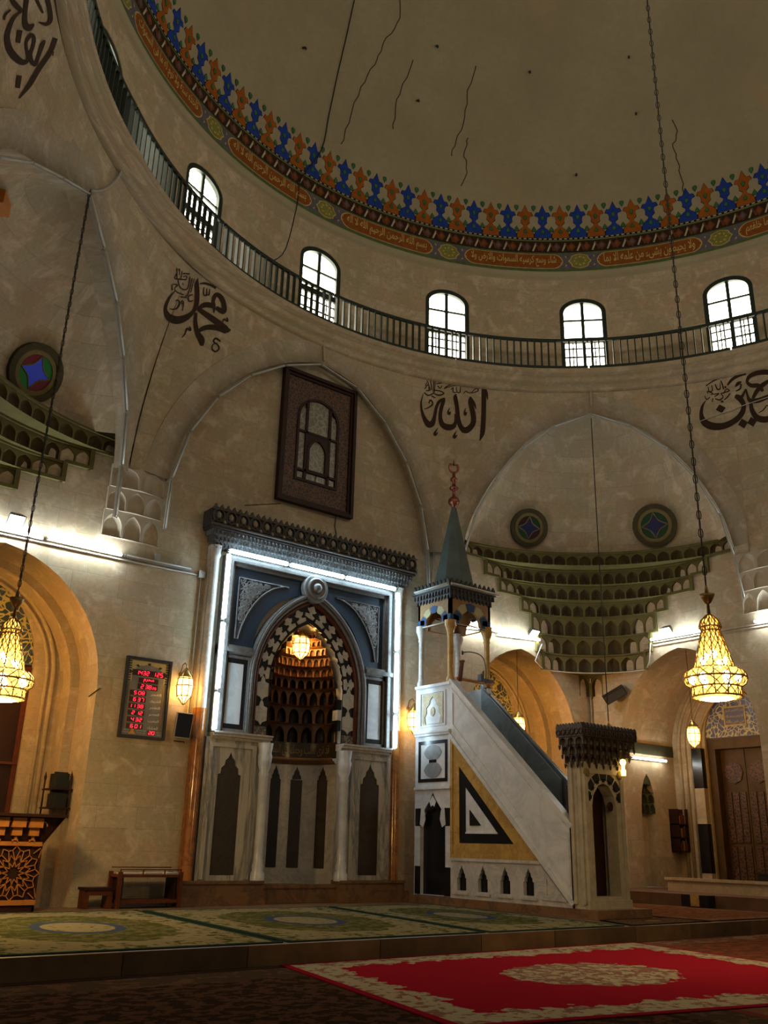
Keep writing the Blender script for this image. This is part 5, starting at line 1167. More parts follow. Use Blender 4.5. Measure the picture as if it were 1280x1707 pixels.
m.build('printed_arch', [M['black'], M['paint_cream'], M['paint_ochre']], ck)
SEG = {'0': 'abcdef', '1': 'bc', '2': 'abged', '3': 'abgcd', '4': 'fgbc', '5': 'afgcd', '6': 'afgedc', '7': 'abc', '8': 'abcdefg'}
dg_, bk_ = MB(), MB()
def digit(ch, a, b, w, h):
    def q(x0, y0, x1, y1, th):   # segment from (x0,y0) to (x1,y1) in unit cell
        hor = abs(x1-x0) > abs(y1-y0); t = th
        pts = [(x0+.06, y0-t), (x1-.06, y1-t), (x1-.06, y1+t), (x0+.06, y0+t)] if hor else [(x0-t*1.5, y0+.03), (x0+t*1.5, y0+.03), (x1+t*1.5, y1-.03), (x1-t*1.5, y1-.03)]
        dg_.plate([(a+w*(x+.16*(1-y)), b+h*y) for x, y in pts], (), PC, .062, .066)
    S = {'a': (0, 0, 1, 0), 'b': (1, 0, 1, .5), 'c': (1, .5, 1, 1), 'd': (0, 1, 1, 1), 'e': (0, .5, 0, 1), 'f': (0, 0, 0, .5), 'g': (0, .5, 1, .5)}
    for s in SEG[ch]: q(*S[s], .085)
def disp(a0, a1, b, h, items): 
    bk_.plate(rect(a0, a1, b-h/2, b+h/2), (), PC, .05, .06)
    for ch, a, s in items: digit(ch, a, b-h*.32*s+(h*.32*(1-s)), .05*s, h*.64*s)
disp(.14, .88, .19, .075, [(c, .22+.078*i, 1) for i, c in enumerate('1432')]+[('1', .60, 1), ('2', .69, 1), ('5', .77, 1)])
bk_.plate(rect(.30, .74, .25, .315), (), PC, .05, .06)
disp(.29, .74, .36, .07, [('2', .36, 1), ('3', .46, 1), ('8', .535, 1), ('2', .62, .6), ('6', .67, .6)])
ROWS = [('508', 'الفجر'), ('637', 'الشروق'), ('1138', 'الظهر'), ('212', 'العصر'), ('432', 'المغرب'), ('601', 'العشاء')]
lb = MB()
for i, (d, tx) in enumerate(ROWS):
    b = .445+.083*i; disp(.14, .50, b, .062, [(c, (.40-.078*(len(d)-1-j)-(.02 if j < len(d)-2 else 0)), 1) for j, c in enumerate(d)])
    lb = MB(); put_text(lb, shape_ar(tx), lambda x, z, c: PC(x, 1-z, c), .60, .84, 1-b-.022, 1-b+.018, 0, .056, False, .01); lb.build('printed_name', M['white_ink'], ck)
disp(.62, .78, .925, .06, [('2', .64, 1), ('0', .71, 1)])
put_text(dg_, shape_ar('محرم'), lambda x, z, c: PC(x, 1-z, c), .40, .64, 1-.305, 1-.26, 0, .066, False, .02)
for tx, a0, a1, b in (('درجة', .83, .92, .91), ('مئوية', .83, .92, .94), ('قبل الاذان', .37, .58, .905), ('باقى للصلاة', .37, .58, .935), ('صلاة', .08, .2, .905), ('الجمعة', .08, .2, .935)): lb = MB(); put_text(lb, shape_ar(tx), lambda x, z, c: PC(x, 1-z, c), a0, a1, 1-b-.01, 1-b+.008, 0, .056); lb.build('small_print', M['white_ink'], ck)
bk_.build('display', M['led_back'], ck); dg_.build('red_digits', M['red_led'], ck)
m = MB(); m.plate([(.28+.035*cos(q), .91+.022*sin(q)) for q in [2*pi*t/10 for t in range(10)]], (), PC, .05, .06); m.plate([(.20, .955), (.36, .955), (.32, .925), (.24, .925)], (), PC, .05, .058); m.build('orange_emblem', plain('orange_print', (.6, .3, .05), .5, 0, .3, 9, 0), ck)
# small loudspeaker under the lantern
t = thing('wall_speaker', 'small dark blue loudspeaker with a pale top below the wall lantern', 'loudspeaker', (8.87, YW-.15, 3.55))
m = MB(); m.T = Matrix.Translation((8.87, YW-.17, 3.80)) @ Matrix.Rotation(.16, 4, 'X') @ Matrix.Rotation(-.35, 4, 'Z'); m.box(-.17, .17, -.13, .13, -.27, .25); m.build('cabinet', plain('pale_cabinet', (.35, .32, .28), .5, 0, .1, 9, 0), t)
m2 = MB(); m2.T = m.T; m2.box(-.155, .155, -.137, -.13, -.25, .235); m2.build('grille', plain('navy_grille', (.008, .011, .03), .6, 0, .2, 40, .1), t)
m3 = MB(); m3.tube([(8.72, YW-.1, 3.46), (8.95, YW-.1, 3.46), (9.0, YW-.02, 3.44)], .012, 5); m3.bar((8.87, YW, 3.6), (8.87, YW-.12, 3.6), .05); m3.build('bracket', M['black'], t)
# ================================================================== CARVED WINDOW PANEL over the mihrab
fp = thing('carved_window', 'dark carved wooden window with mosaic glass panes above the mihrab', 'window panel', (11.95, YW-.08, 9.48))
PW = lambda a, b, c: V((11.95+a, YW-.02-c, b))
m = MB()
for w0, w1, c in ((1.16, 1.07, .16), (1.07, 1.0, .10)): m.plate(rect(-w0, w0, 9.48+1.16-w0, 13.18-1.16+w0), [rect(-w1, w1, 9.48+1.16-w1, 13.18-1.16+w1)], PW, 0, c)
m.build('outer_frame', M['wood_dark'], fp)
ao = archpoly(0, .66, 10.15, 11.95, .62, 8)
m = MB(); m.plate(rect(-1.0, 1.0, 9.64, 13.02), [ao], PW, 0, .05); m.build('carved_panel', M['carved'], fp)
m = MB(); m.plate(ao, [archpoly(0, .59, 10.22, 11.95, .55, 8)], PW, 0, .08); 
for x in (-.36, .36): m.box(11.95+x-.035, 11.95+x+.035, YW-.10, YW-.02, 10.2, 12.42)
m.box(11.36, 12.54, YW-.10, YW-.02, 11.5, 11.56); m.box(11.36, 12.54, YW-.10, YW-.02, 10.42, 10.48)
m.plate(archpoly(0, .33, 10.46, 11.0, .45, 8), [archpoly(0, .25, 10.5, 11.0, .36, 8)], PW, 0, .09); m.plate([(-.33, 11.5)]+[(x, 11.0+z) for x, z in arc(.33, .45, 8)]+[(.33, 11.5)], (), PW, 0, .07)
m.build('mullions', M['wood_dark'], fp)
for a0, a1, b0, b1 in ((-.6, -.38, 10.48, 11.5), (.38, .6, 10.48, 11.5), (-.6, -.38, 11.56, 12.2), (.38, .6, 11.56, 12.2), (-.33, .33, 11.56, 12.52), (-.25, .25, 10.5, 11.36)):
    m = MB(); m.plate(rect(a0, a1, b0, b1), (), PW, 0, .03); m.build('mosaic_pane', M['pglass'], fp)
for i in range(4):
    m = MB(); m.plate(rect(-.58+.30*i, -.32+.30*i, 10.24, 10.40), (), PW, 0, .03); m.build('small_pane', M['pglass'], fp)
m = MB(); m.tube([PW(.72, 9.48, .0), PW(.70, 9.2, 0), PW(.76, 9.0, 0), PW(.78, 8.8, 0)], .012, 5); tag(m.build('cable', M['cord']), 'short dark cable hanging from the carved window panel', 'cable')
# ================================================================== PAINTED CALLIGRAPHY
def strokes(name, lab, org, sc, S, extra=(), bvh=None):
    m = MB(); bv = bvh or bvP
    def hit(x, y):
        h = bv.ray_cast(EYE, ray(org[0]+x/sc, org[1]+y/sc))
        if h[0] is None: return None
        nn = h[1] if h[1].dot(EYE-h[0]) > 0 else -h[1]; return h[0]+nn*.012
    for st in S:
        st = [(*p, st[0][2] if len(p) < 3 and len(st[0]) > 2 else 16) if len(p) < 3 else p for p in st]
        c = cat_rom(st, 5) if len(st) > 2 else [tuple(a+(b-a)*t/4 for a, b in zip(st[0], st[1])) for t in range(5)]
        A, B = [], []
        for i, (x, y, w) in enumerate(c):
            x0, y0, _ = c[max(0, i-1)]; x1, y1, _ = c[min(len(c)-1, i+1)]; l = hypot(x1-x0, y1-y0) or 1; nx, ny = -(y1-y0)/l*w/2, (x1-x0)/l*w/2
            a, b = hit(x+nx, y+ny), hit(x-nx, y-ny)
            if a is not None and b is not None: A.append(a); B.append(b)
        if len(A) > 1: m.grid([A, B], 0, None, False)
    for pl in extra:
        q = [hit(x, y) for x, y in pl]
        if all(p is not None for p in q): m.add(q, [tuple(range(len(q)))])
    if m.v: tag(m.build(name, M['ink']), lab, 'calligraphy', 'painted names on the pendentives')
strokes('painted_calligraphy', 'large brown Arabic name of God painted above the pulpit spire', (690, 625), 9.846, [
 [(1160, 190, 14), (1140, 250, 62), (1145, 400, 76), (1142, 600, 76), (1135, 800, 80), (1120, 960, 74), (1075, 1085, 10)], [(1160, 190, 14), (1190, 300, 40), (1210, 410, 12)],
 [(925, 355, 12), (920, 430, 66), (955, 580, 84), (978, 720, 84), (950, 830, 90), (850, 910, 104), (765, 850, 76), (722, 700, 70), (698, 500, 68), (675, 370, 66), (685, 310, 12)], [(930, 360, 12), (985, 470, 42), (1020, 565, 8)],
 [(690, 640, 60), (680, 770, 52), (640, 845, 84), (550, 860, 104), (460, 810, 84), (428, 690, 62), (442, 560, 62), (480, 430, 60), (500, 378, 20)],
 [(500, 385, 30), (420, 430, 50), (370, 520, 50), (335, 680, 56), (300, 790, 90), (240, 815, 104), (175, 730, 70), (128, 600, 42), (114, 450, 26), (150, 310, 10)],
 [(240, 470, 20), (265, 415, 26), (300, 450, 26), (290, 500, 26), (220, 545, 20), (165, 560, 12)],
 [(585, 540, 8), (560, 600, 30), (575, 640, 44), (600, 600, 10)], [(845, 545, 8), (832, 600, 26), (840, 650, 46), (865, 610, 10)], [(390, 870, 8), (335, 960, 40), (350, 985, 36), (388, 940, 10)], [(690, 920, 8), (655, 1000, 40), (665, 1025, 44), (705, 985, 10)],
 [(490, 230, 20), (560, 178, 18), (700, 138, 16), (945, 146, 12)], [(490, 230, 12), (600, 190, 14), (780, 165, 14), (920, 172, 14)],
 [(945, 295, 14), (1030, 275, 16), (1055, 238, 16), (1000, 232, 14), (940, 290, 14), (890, 292, 16), (850, 268, 14), (810, 306, 12)],
 [(762, 195, 12), (750, 285, 20), (705, 280, 16), (692, 195, 12)], [(700, 285, 14), (640, 282, 20), (640, 210, 14), (605, 245, 14)],
 [(210, 95, 14), (240, 180, 14), (240, 260, 14)], [(270, 92, 16), (290, 250, 16)], [(318, 95, 14), (315, 290, 14)], [(345, 98, 14), (335, 290, 14)], [(165, 290, 18), (230, 338, 22), (320, 300, 20)], [(175, 230, 16), (225, 165, 16), (262, 250, 16), (190, 262, 14)], [(180, 180, 14), (205, 130, 14)], [(360, 150, 14), (490, 125, 20)], [(385, 180, 18), (425, 220, 16), (455, 180, 18)], [(320, 250, 16), (420, 265, 18), (488, 305, 22), (400, 335, 24), (320, 300, 16)], [(285, 345, 18), (350, 380, 18)]])
strokes('painted_calligraphy', 'large brown Arabic name of the prophet painted between the two arches above the clock', (265, 440), 9.846, [
 [(635, 230, 8), (615, 330, 68), (622, 500, 80), (606, 680, 76), (550, 790, 62), (430, 885, 104), (280, 922, 130), (155, 870, 118), (100, 760, 62), (120, 650, 52), (180, 530, 36), (260, 440, 12)],
 [(895, 805, 20), (900, 700, 50), (885, 600, 60), (935, 505, 72), (1020, 560, 80), (1065, 690, 80), (1045, 780, 92), (930, 715, 60)],
 [(900, 690, 82), (770, 670, 88), (690, 700, 72), (640, 755, 60)], [(640, 740, 66), (800, 850, 92), (960, 965, 104), (1090, 1075, 120), (1175, 1085, 16)],
 [(1100, 1105, 90), (950, 1048, 92), (790, 1040, 84), (690, 1075, 70), (640, 1120, 40)], [(600, 800, 52), (592, 950, 66), (622, 1120, 82), (690, 1245, 112), (700, 1345, 50)],
 [(665, 325, 20), (740, 318, 38), (850, 350, 38), (930, 398, 42)], [(735, 380, 16), (728, 500, 24), (775, 510, 24), (780, 400, 16)], [(780, 510, 20), (818, 500, 24), (825, 410, 14)],
 [(1110, 880, 22), (1122, 940, 30), (1062, 910, 26), (1035, 970, 14)], [(500, 1025, 22), (512, 1090, 32), (455, 1060, 30), (420, 1150, 24), (365, 1215, 10)],
 [(1005, 1272, 26), (930, 1222, 30), (892, 1272, 26), (960, 1330, 22), (980, 1392, 26), (920, 1440, 26), (866, 1392, 24), (885, 1320, 18), (960, 1300, 14)],
 [(380, 770, 14), (398, 640, 22), (372, 605, 20), (360, 645, 16), (400, 660, 16)], [(265, 605, 18), (310, 590, 20), (332, 660, 26), (270, 740, 26), (165, 735, 10)],
 [(288, 70, 14), (292, 230, 18)], [(320, 75, 14), (318, 110, 14)], [(338, 75, 12), (328, 180, 14)], [(375, 110, 14), (350, 250, 16)], [(245, 230, 20), (290, 150, 16)], [(250, 240, 20), (440, 255, 22), (442, 200, 16), (390, 212, 14)], [(390, 152, 18), (500, 165, 22)], [(505, 205, 16), (470, 390, 18), (400, 422, 18), (330, 365, 18), (308, 250, 16)], [(542, 230, 16), (480, 475, 18), (430, 532, 20)], [(575, 240, 14), (518, 465, 16)], [(212, 435, 20), (212, 340, 16), (300, 345, 18), (250, 400, 14), (290, 460, 16), (400, 505, 18)], [(380, 310, 14), (400, 350, 16), (425, 310, 14)], [(555, 505, 18), (480, 530, 22), (490, 612, 24), (560, 600, 16)], [(345, 540, 20), (450, 552, 20)]])
def sq(x, y, a, b): return [(x-a, y+b*.25), (x-a*.25, y-b), (x+a, y-b*.25), (x+a*.25, y+b)]
strokes('painted_calligraphy', 'large brown Arabic name painted beside the chandelier chain, cut by the picture edge', (1160, 600), 10.667, [
 [(700, 640, 70), (790, 700, 100), (850, 810, 82), (815, 950, 94), (700, 1075, 100), (500, 1172, 112), (300, 1182, 134), (150, 1110, 122), (95, 980, 72), (112, 830, 46), (175, 720, 10)],
 [(700, 660, 60), (740, 650, 70), (820, 650, 56), (885, 520, 26)], [(885, 520, 34), (920, 640, 42), (960, 720, 72), (1100, 722, 84), (1280, 655, 72), (1450, 600, 70)], [(1010, 690, 52), (1080, 560, 72), (1180, 455, 82), (1290, 380, 62), (1400, 330, 60)],
 [(1190, 560, 50), (1120, 465, 82), (980, 455, 72), (912, 390, 52), (955, 295, 72), (1100, 232, 84), (1290, 220, 92), (1420, 260, 70)], [(975, 760, 62), (1000, 900, 84), (1080, 1020, 104), (1200, 1062, 116), (1350, 1040, 100)],
 [(560, 450, 30), (640, 352, 52), (760, 280, 52), (890, 245, 42)], [(700, 480, 20), (750, 420, 62), (810, 388, 20)], [(800, 425, 30), (788, 510, 30), (710, 555, 20)],
 [(175, 465, 18), (300, 380, 24), (415, 330, 20)], [(440, 370, 20), (470, 440, 26), (490, 525, 26)], [(340, 430, 18), (380, 522, 26), (430, 510, 22), (425, 400, 12)], [(280, 450, 16), (290, 550, 20), (232, 560, 20), (215, 480, 12)], [(215, 600, 18), (205, 560, 16), (300, 600, 20), (260, 620, 16)], [(310, 612, 16), (410, 600, 22), (330, 655, 18)], [(440, 600, 20), (590, 550, 22), (540, 520, 18), (490, 600, 18)], [(440, 600, 16), (480, 660, 20), (420, 712, 26), (340, 690, 18)], [(610, 595, 22), (560, 660, 24), (500, 712, 18)], [(155, 640, 14), (190, 705, 22), (250, 660, 16)], [(300, 680, 16), (290, 750, 20)], [(440, 742, 30), (490, 742, 30)], [(505, 485, 36), (540, 488, 36)],
 [(1120, 940, 16), (1200, 890, 22), (1260, 810, 20), (1290, 830, 14)]], [sq(440, 870, 90, 78), sq(838, 1132, 88, 90), sq(1000, 1102, 88, 88)])
strokes('painted_calligraphy', 'large brown Arabic lettering cut by the top corner of the picture', (0, 0), 10.04, [
 [(170, -40, 60), (260, 90, 92), (340, 170, 70), (310, 210, 40)], [(310, 210, 40), (210, 310, 62), (132, 500, 82), (112, 650, 92), (150, 820, 112), (250, 960, 122), (370, 1040, 100), (460, 990, 62), (440, 850, 52), (432, 700, 48), (510, 582, 72), (560, 650, 62), (540, 780, 56), (500, 900, 62), (520, 1020, 72), (580, 1080, 62), (640, 920, 62), (710, 720, 72), (750, 680, 20)],
 [(440, -40, 80), (412, 200, 72), (410, 380, 92), (470, 460, 122), (560, 400, 30)], [(590, -40, 50), (660, 110, 48), (710, 218, 30)], [(780, -40, 80), (830, 200, 76), (830, 340, 76), (770, 400, 62), (690, 385, 42), (630, 365, 12)],
 [(325, 500, 82), (290, 712, 78)], [(315, 1260, 82), (285, 1470, 78)], [(920, 635, 78), (830, 870, 82), (640, 1150, 86), (480, 1420, 82), (310, 1640, 26)], [(885, 860, 14), (872, 930, 20)], [(60, 330, 30), (80, 240, 42), (170, 160, 26)]])
# ================================================================== CONDUITS AND CABLES
def pipe(pts, lab, r=.018, mat=None, name='conduit', cat='conduit'):
    m = MB(); m.tube([V(p) for p in pts], r, 6); return tag(m.build(name, mat or M['pipe']), lab, cat)
pipe([PQ(3.0, 7.16, .03), PQ(7.1, 7.14, .03), PQ(8.95, 7.16, .03)], 'long pale conduit running below the wall tubes toward the mihrab')
pipe([PQ(9.02, 7.1, .03), PQ(9.02, 4.1, .03), PQ(8.98, 3.95, .05), PQ(8.9, 3.9, .1)], 'upright pale conduit between the prayer clock and the mihrab')
m = MB(); m.box(8.94, 9.1, YW-.08, YW, 7.1, 7.26); tag(m.build('junction_box', M['batten']), 'small white junction box at the top of the upright conduit', 'box')
m = MB(); m.box(7.86, 7.98, YW-.06, YW, 7.28, 7.44); tag(m.build('junction_box', M['batten']), 'small white box under the corner corbel', 'box')
def cpts(d, z, off): return [(lambda pn: V((pn[0].x-pn[1].x*off, pn[0].y-pn[1].y*off, z)))(curR(d, t/16)) for t in range(17)]
pipe([PQ(20.3, 7.25, .08), PQ(19.97, 6.7, .08)]+cpts(2.15, 6.50, .06)+[PX(16.1, 6.7, .08), PX(16.0, 7.25, .08)], 'pale conduit bent around the foot of the corner stalactites')
pipe([V((22.3, 18.2, 6.45)), V((22.42, 18.33, 6.2)), V((22.45, 18.36, .6))], 'pale conduit dropping down the corner behind the portal crown')
pipe([PX(16.3, 7.26, .03), PX(10.5, 7.26, .03)], 'pale conduit along the side wall behind the chandelier')
pipe([PX(16.3, 7.18, .03), PX(10.5, 7.2, .03)], 'lower pale conduit along the side wall behind the chandelier', .012)
pts = []
for x, y in ((590, 0), (577, 60), (563, 120), (548, 190), (535, 250)):
    h = bvD.ray_cast(EYE, ray(x, y)); 
    if h[0]: pts.append(h[0]+((V((12.1, 8, 15))-h[0]).normalized()*.03))
for s, z in ((.02, 19.6), (-.05, 18.7)): pts.append(PF(radians(0)*10.78-1.0+s, z, 8))
a = radians(-7); pts += [V((DC.x+10.3*sin(radians(-9)), DC.y+10.3*cos(radians(-9)), 16.6)), V((DC.x+10.15*sin(radians(-12)), DC.y+10.15*cos(radians(-12)), 15.85))]
m = MB(); m.tube(cat_rom([tuple(p) for p in pts], 4), .018, 5); tag(m.build('dome_cable', M['cord']), 'thin dark cable coming down the dome to the gallery railing', 'cable')
def onpend(L, off):
    out = []
    for x, y in L:
        q = bvP.ray_cast(EYE, ray(x, y))
        if q[0]: nn = q[1] if q[1].dot(EYE-q[0]) > 0 else -q[1]; out.append(q[0]+nn*off)
    return cat_rom([tuple(p) for p in out], 4)
pipe(onpend(((206, 262), (201, 278), (190, 298), (174, 313), (158, 318), (147, 317)), .06), 'grey hose looping from the gallery to the crown of the corner arch', .03, M['batten'], 'hose', 'hose')
pipe([pend(2, .0, 14.3)+V((.1, -.05, 0)), pend(2, .1, 13.7)+V((.05, -.06, 0))], 'short pipe from the gallery cornice to the crown of the mihrab arch', .03, M['stone_smooth'], 'pipe', 'pipe')
pipe([pend(3, .0, 14.3)+V((-.05, -.08, 0)), pend(3, .0, 13.65)+V((-.04, -.06, 0))], 'short pipe from the gallery cornice to the crown of the corner arch', .03, M['stone_smooth'], 'pipe', 'pipe')
dome_o = bpy.data.objects['ceiling']
for tr in ([(668, 0), (662, 40), (640, 70), (628, 100), (610, 130), (596, 160), (580, 205), (570, 240)], [(690, 100), (672, 140), (660, 175), (655, 215)], [(795, 110), (780, 150), (775, 195), (760, 235), (752, 260)], [(1122, 200), (1128, 225), (1122, 245), (1130, 270), (1136, 300), (1140, 325)], [(770, 310), (778, 280), (774, 255), (780, 230)]):
    m = MB(); P2 = []
    for i, (x, y) in enumerate(cat_rom(tr, 4)):
        h = bvD.ray_cast(EYE, ray(x+((i*37) % 7-3)*.6, y))
        if h[0]: P2.append(h[0]+(V((12.1, 8, 15))-h[0]).normalized()*.01)
    m.tube(P2, .014, 4); m.build('crack', plain('dark_crack', (.06, .045, .03), .9, 0, .2, 9, 0) if 'dark_crack' not in bpy.data.materials else bpy.data.materials['dark_crack'], dome_o)
for i, (x, y, wh) in enumerate(((505, 80, 'beside the dome cable'), (727, 77, 'on the open dome between cable and chain'), (882, 120, 'on the dome short of the chandelier chain'), (1048, 95, 'close beside the chandelier chain'), (1060, 190, 'below the hook close beside the chain'), (960, 292, 'low on the dome above the corner window'), (695, 168, 'low on the dome by the long crack'))):
    h = bvD.ray_cast(EYE, ray(x, y)); q = h[0]; d = (V((12.1, 8, 18))-q).normalized(); m = MB(); m.tube([q-d*.02, q+d*.12, q+d*.16+V((0, 0, -.06))], .035, 6); tag(m.build('ceiling_hook', M['iron']), 'small dark iron hook '+wh, 'hook', 'iron hooks in the dome')
# microphone, rail and tie rods at the pulpit head
t = thing('microphone', 'black gooseneck microphone at the head of the pulpit stair', 'microphone', (15.75, 16.35, 5.28))
m = MB(); m.tube(cat_rom([(15.86, 16.2, 5.3), (15.86, 16.2, 5.75), (15.75, 16.25, 5.98), (15.45, 16.3, 6.03), (15.2, 16.3, 5.98)], 5), .014, 6); m.build('gooseneck', M['black'], t)
m = MB(); m.lathe([(0, -.03), (.03, 0), (.03, .06), (0, .09)], (15.18, 16.3, 5.94), 8); m.build('microphone_head', M['black'], t); m = MB(); m.cbox((15.86, 16.2, 5.36), (.4, .16, .06)); m.cbox((15.7, 16.2, 5.42), (.1, .12, .14)); m.build('base_clamp', M['black'], t)
m = MB(); m.bar((15.1, 16.45, 5.36), (16.4, 16.5, 5.36), .06, .06); tag(m.build('wooden_bar', M['wood_light']), 'wooden bar lying across the pulpit stair head', 'bar')
m = MB(); m.bar((15.2, 16.42, 5.3), (15.28, 16.42, 5.78), .07, .07); m.bar((15.24, 16.42, 5.78), (15.32, 16.42, 5.80), .1, .06); tag(m.build('wooden_post', M['wood']), 'short wooden post standing beside the pulpit stair head', 'post')
pipe([(CX-hx, CY-hy+.1, 6.80), (CX-hx, CY+hy-.1, 6.80)], 'thin white tie rod across the canopy arch facing the mihrab', .018, M['tube_off'], 'tie_rod', 'rod'); pipe([(CX-hx+.1, CY-hy, 6.74), (CX+hx-.1, CY-hy, 6.74)], 'thin dark tie rod across the canopy arch facing the hall', .012, M['cord'], 'tie_rod', 'rod')
# ================================================================== FURNITURE
ks = thing('lattice_platform', 'low wooden reader platform with a star lattice front before the arched bay', 'platform', (4.9, 17.9, .25))
YK = 17.5; PK = lambda a, b, c: V((a, YK-c, b)); ka, kb = 3.55, 6.0
m = MB(); m.box(ka, kb, YK, 18.3, .25, .40); m.box(ka, kb, YK+.03, YK+.06, .4, 1.36); m.box(kb-.04, kb, YK, 18.3, .25, 1.36); m.add([V((kb, YK, 1.36)), V((kb, 18.3, 1.36)), V((kb+.28, 18.3, 1.84)), V((kb+.28, YK-.22, 1.84))], [(0, 1, 2, 3)]); m.add([V((ka, YK+.04, 1.36)), V((kb, YK+.04, 1.36)), V((kb+.26, YK-.14, 1.84)), V((ka, YK-.14, 1.84))], [(0, 1, 2, 3)]); m.box(ka, kb+.3, YK-.25, 18.3, 1.82, 1.87); m.build('body', M['wood_dark'], ks)
m = MB()
m.box(ka, kb, YK-.03, YK+.02, .36, .44); m.box(ka, kb-.02, YK-.03, YK+.02, 1.33, 1.40)
rz, Rr = .88, .43
for cx in (5.55, 4.62, 3.69):
    for k in range(12):
        a0 = 2*pi*k/12; pt = lambda r, a: PK(cx+r*cos(a), rz+r*sin(a), .0)
        m.bar(pt(.10, a0-.26), pt(.2, a0), .014, .02, 0, (0, 1, 0)); m.bar(pt(.10, a0+.26), pt(.2, a0), .014, .02, 0, (0, 1, 0))
        m.bar(pt(.2, a0), pt(.38, a0-.17), .014, .02, 0, (0, 1, 0)); m.bar(pt(.2, a0), pt(.38, a0+.17), .014, .02, 0, (0, 1, 0)); m.bar(pt(.38, a0-.17), pt(.45, a0), .014, .02, 0, (0, 1, 0)); m.bar(pt(.38, a0+.17), pt(.45, a0), .014, .02, 0, (0, 1, 0)); m.bar(pt(.38, a0+.17), pt(.38, a0+2*pi/12-.17), .012, .02, 0, (0, 1, 0)); m.bar(pt(.2, a0), pt(.30, a0+.26), .010, .018, 0, (0, 1, 0)); m.bar(pt(.30, a0+.26), pt(.2, a0+2*pi/12), .010, .018, 0, (0, 1, 0))
    for sx in (-1, 1):
        for sz in (-1, 1):
            c = (cx+sx*.465, rz+sz*.44); 
            for k in range(10):
                if kb-.02 > c[0]+.14*cos(2*pi*k/10) > ka: m.bar(PK(c[0]+.06*cos(2*pi*k/10), c[1]+.04*sin(2*pi*k/10), 0), PK(min(kb-.02, c[0]+.2*cos(2*pi*k/10)), max(.44, min(1.33, c[1]+.2*sin(2*pi*k/10))), 0), .014, .02, 0, (0, 1, 0))
m.build('star_lattice', M['wood_light'], ks)
m = MB()
x = ka
while x < kb-.1:
    for z0, z1, o, w in ((1.42, 1.50, .02, .05), (1.50, 1.64, .06, .17), (1.64, 1.80, .12, .24)): m.box(x+.14-w/2, x+.14+w/2, YK-o-.03, YK+.02, z0, z1)
    for q in (-.04, .04): m.box(x+.14+q-.012, x+.14+q+.012, YK-.03, YK, 1.38, 1.44)
    m.tube([PK(x+.28+.07*cos(q), 1.66+.08*sin(q), .10) for q in [pi*t/8 for t in range(9)]], .014, 5)
    x += .30
m.build('bracket_frieze', M['wood_light'], ks)
t = thing('low_bookcase', 'low red-brown bookcase with papers on top standing beside the mihrab', 'bookcase', (8.32, 17.95, .25))
m = MB()
for x in (7.64, 8.90):
    for y in (17.75, 18.2): m.box(x-.035, x+.035, y-.035, y+.035, .25, .90)
m.build('posts', M['wood'], t); m = MB(); m.box(7.62, 8.92, 17.74, 18.22, .80, .85); m.build('top', M['wood'], t); m = MB(); m.box(7.62, 8.92, 17.74, 18.22, .34, .40); m.build('lower_shelf', M['wood'], t)
m = MB(); m.tube([(7.64, 17.75, .94), (8.9, 17.75, .94)], .012, 5); m.tube([(7.64, 18.2, .97), (8.9, 18.2, .97)], .012, 5)
for x in (7.64, 8.1, 8.55, 8.9): m.bar((x, 17.75, .85), (x, 17.75, .95), .02)
m.build('gallery_rail', M['wood'], t); 
for x in (7.68, 8.80): m = MB(); m.box(x, x+.06, 17.8, 18.2, .4, .8); m.build('side_slat', M['wood_dark'], t)
for i, (x, w) in enumerate(((7.9, .42), (8.35, .38), (8.76, .3))):
    m = MB(); m.box(x-w/2+.02, x+w/2, 17.82, 18.12, .852, .872+.006*i); tag(m.build('paper_sheets', plain('white_paper', (.6, .57, .5), .8, 0, .15, 7, 0)), 'white papers on the low bookcase, '+('nearest the small stool', 'in the middle', 'nearest the mihrab')[i], 'papers', 'papers on the low bookcase')
t = thing('wooden_stool', 'small dark wooden stool beside the low bookcase', 'stool', (7.3, 17.95, .25))
m = MB(); m.box(7.0, 7.60, 17.8, 18.15, .57, .62); m.build('top', M['wood_dark'], t)
for x in (7.06, 7.52): m = MB(); m.box(x-.05, x+.05, 17.83, 18.1, .25, .57); m.build('leg', M['wood'], t)
m = MB(); m.box(7.05, 7.55, 17.82, 17.86, .48, .57); m.build('apron', M['wood'], t)
# corner rack with dark books in the bay beside the clock
t = thing('wall_rack', 'dark two-tier wall rack with spindle posts in the bay beside the prayer clock', 'rack', (6.72, 19.3, 1.9))
xs = (6.50, 6.93)
for (x, y) in ((6.55, 19.52), (6.88, 18.95)): m = MB(); m.tube([(x, y, 1.86), (x, y, 2.6)], .018, 6); m.lathe([(.02, 2.58), (.032, 2.64), (.02, 2.68), (0, 2.76)], (x, y, 0), 8); m.build('post', M['wood_dark'], t)
for z in (2.02, 2.38): m = MB(); m.box(6.52, 6.93, 18.93, 19.55, z, z+.03); m.build('shelf', M['wood_dark'], t)
k = 0
for z, lv in ((2.05, 'lower'), (2.41, 'upper')):
    for i in range(4):
        y = 19.0+.1*i; m = MB(); h = .26+.03*((i*7+k) % 3); m.box(6.60, 6.86, y, y+.085, z, z+h); tag(m.build('dark_book', plain('dark_book_cover', (.02, .022, .02), .5, 0, .3, 7, 0) if k == 0 and i == 0 else bpy.data.materials['dark_book_cover']), 'dark book on the %s tier of the wall rack, %s from the clock side' % (lv, ORD[i]), 'book', 'dark books on the wall rack')
    k += 1
t = thing('hanging_bookshelf', 'small three-tier bookshelf hung in the inner corner of the side bay', 'bookshelf', (24.75, 17.15, 1.52))
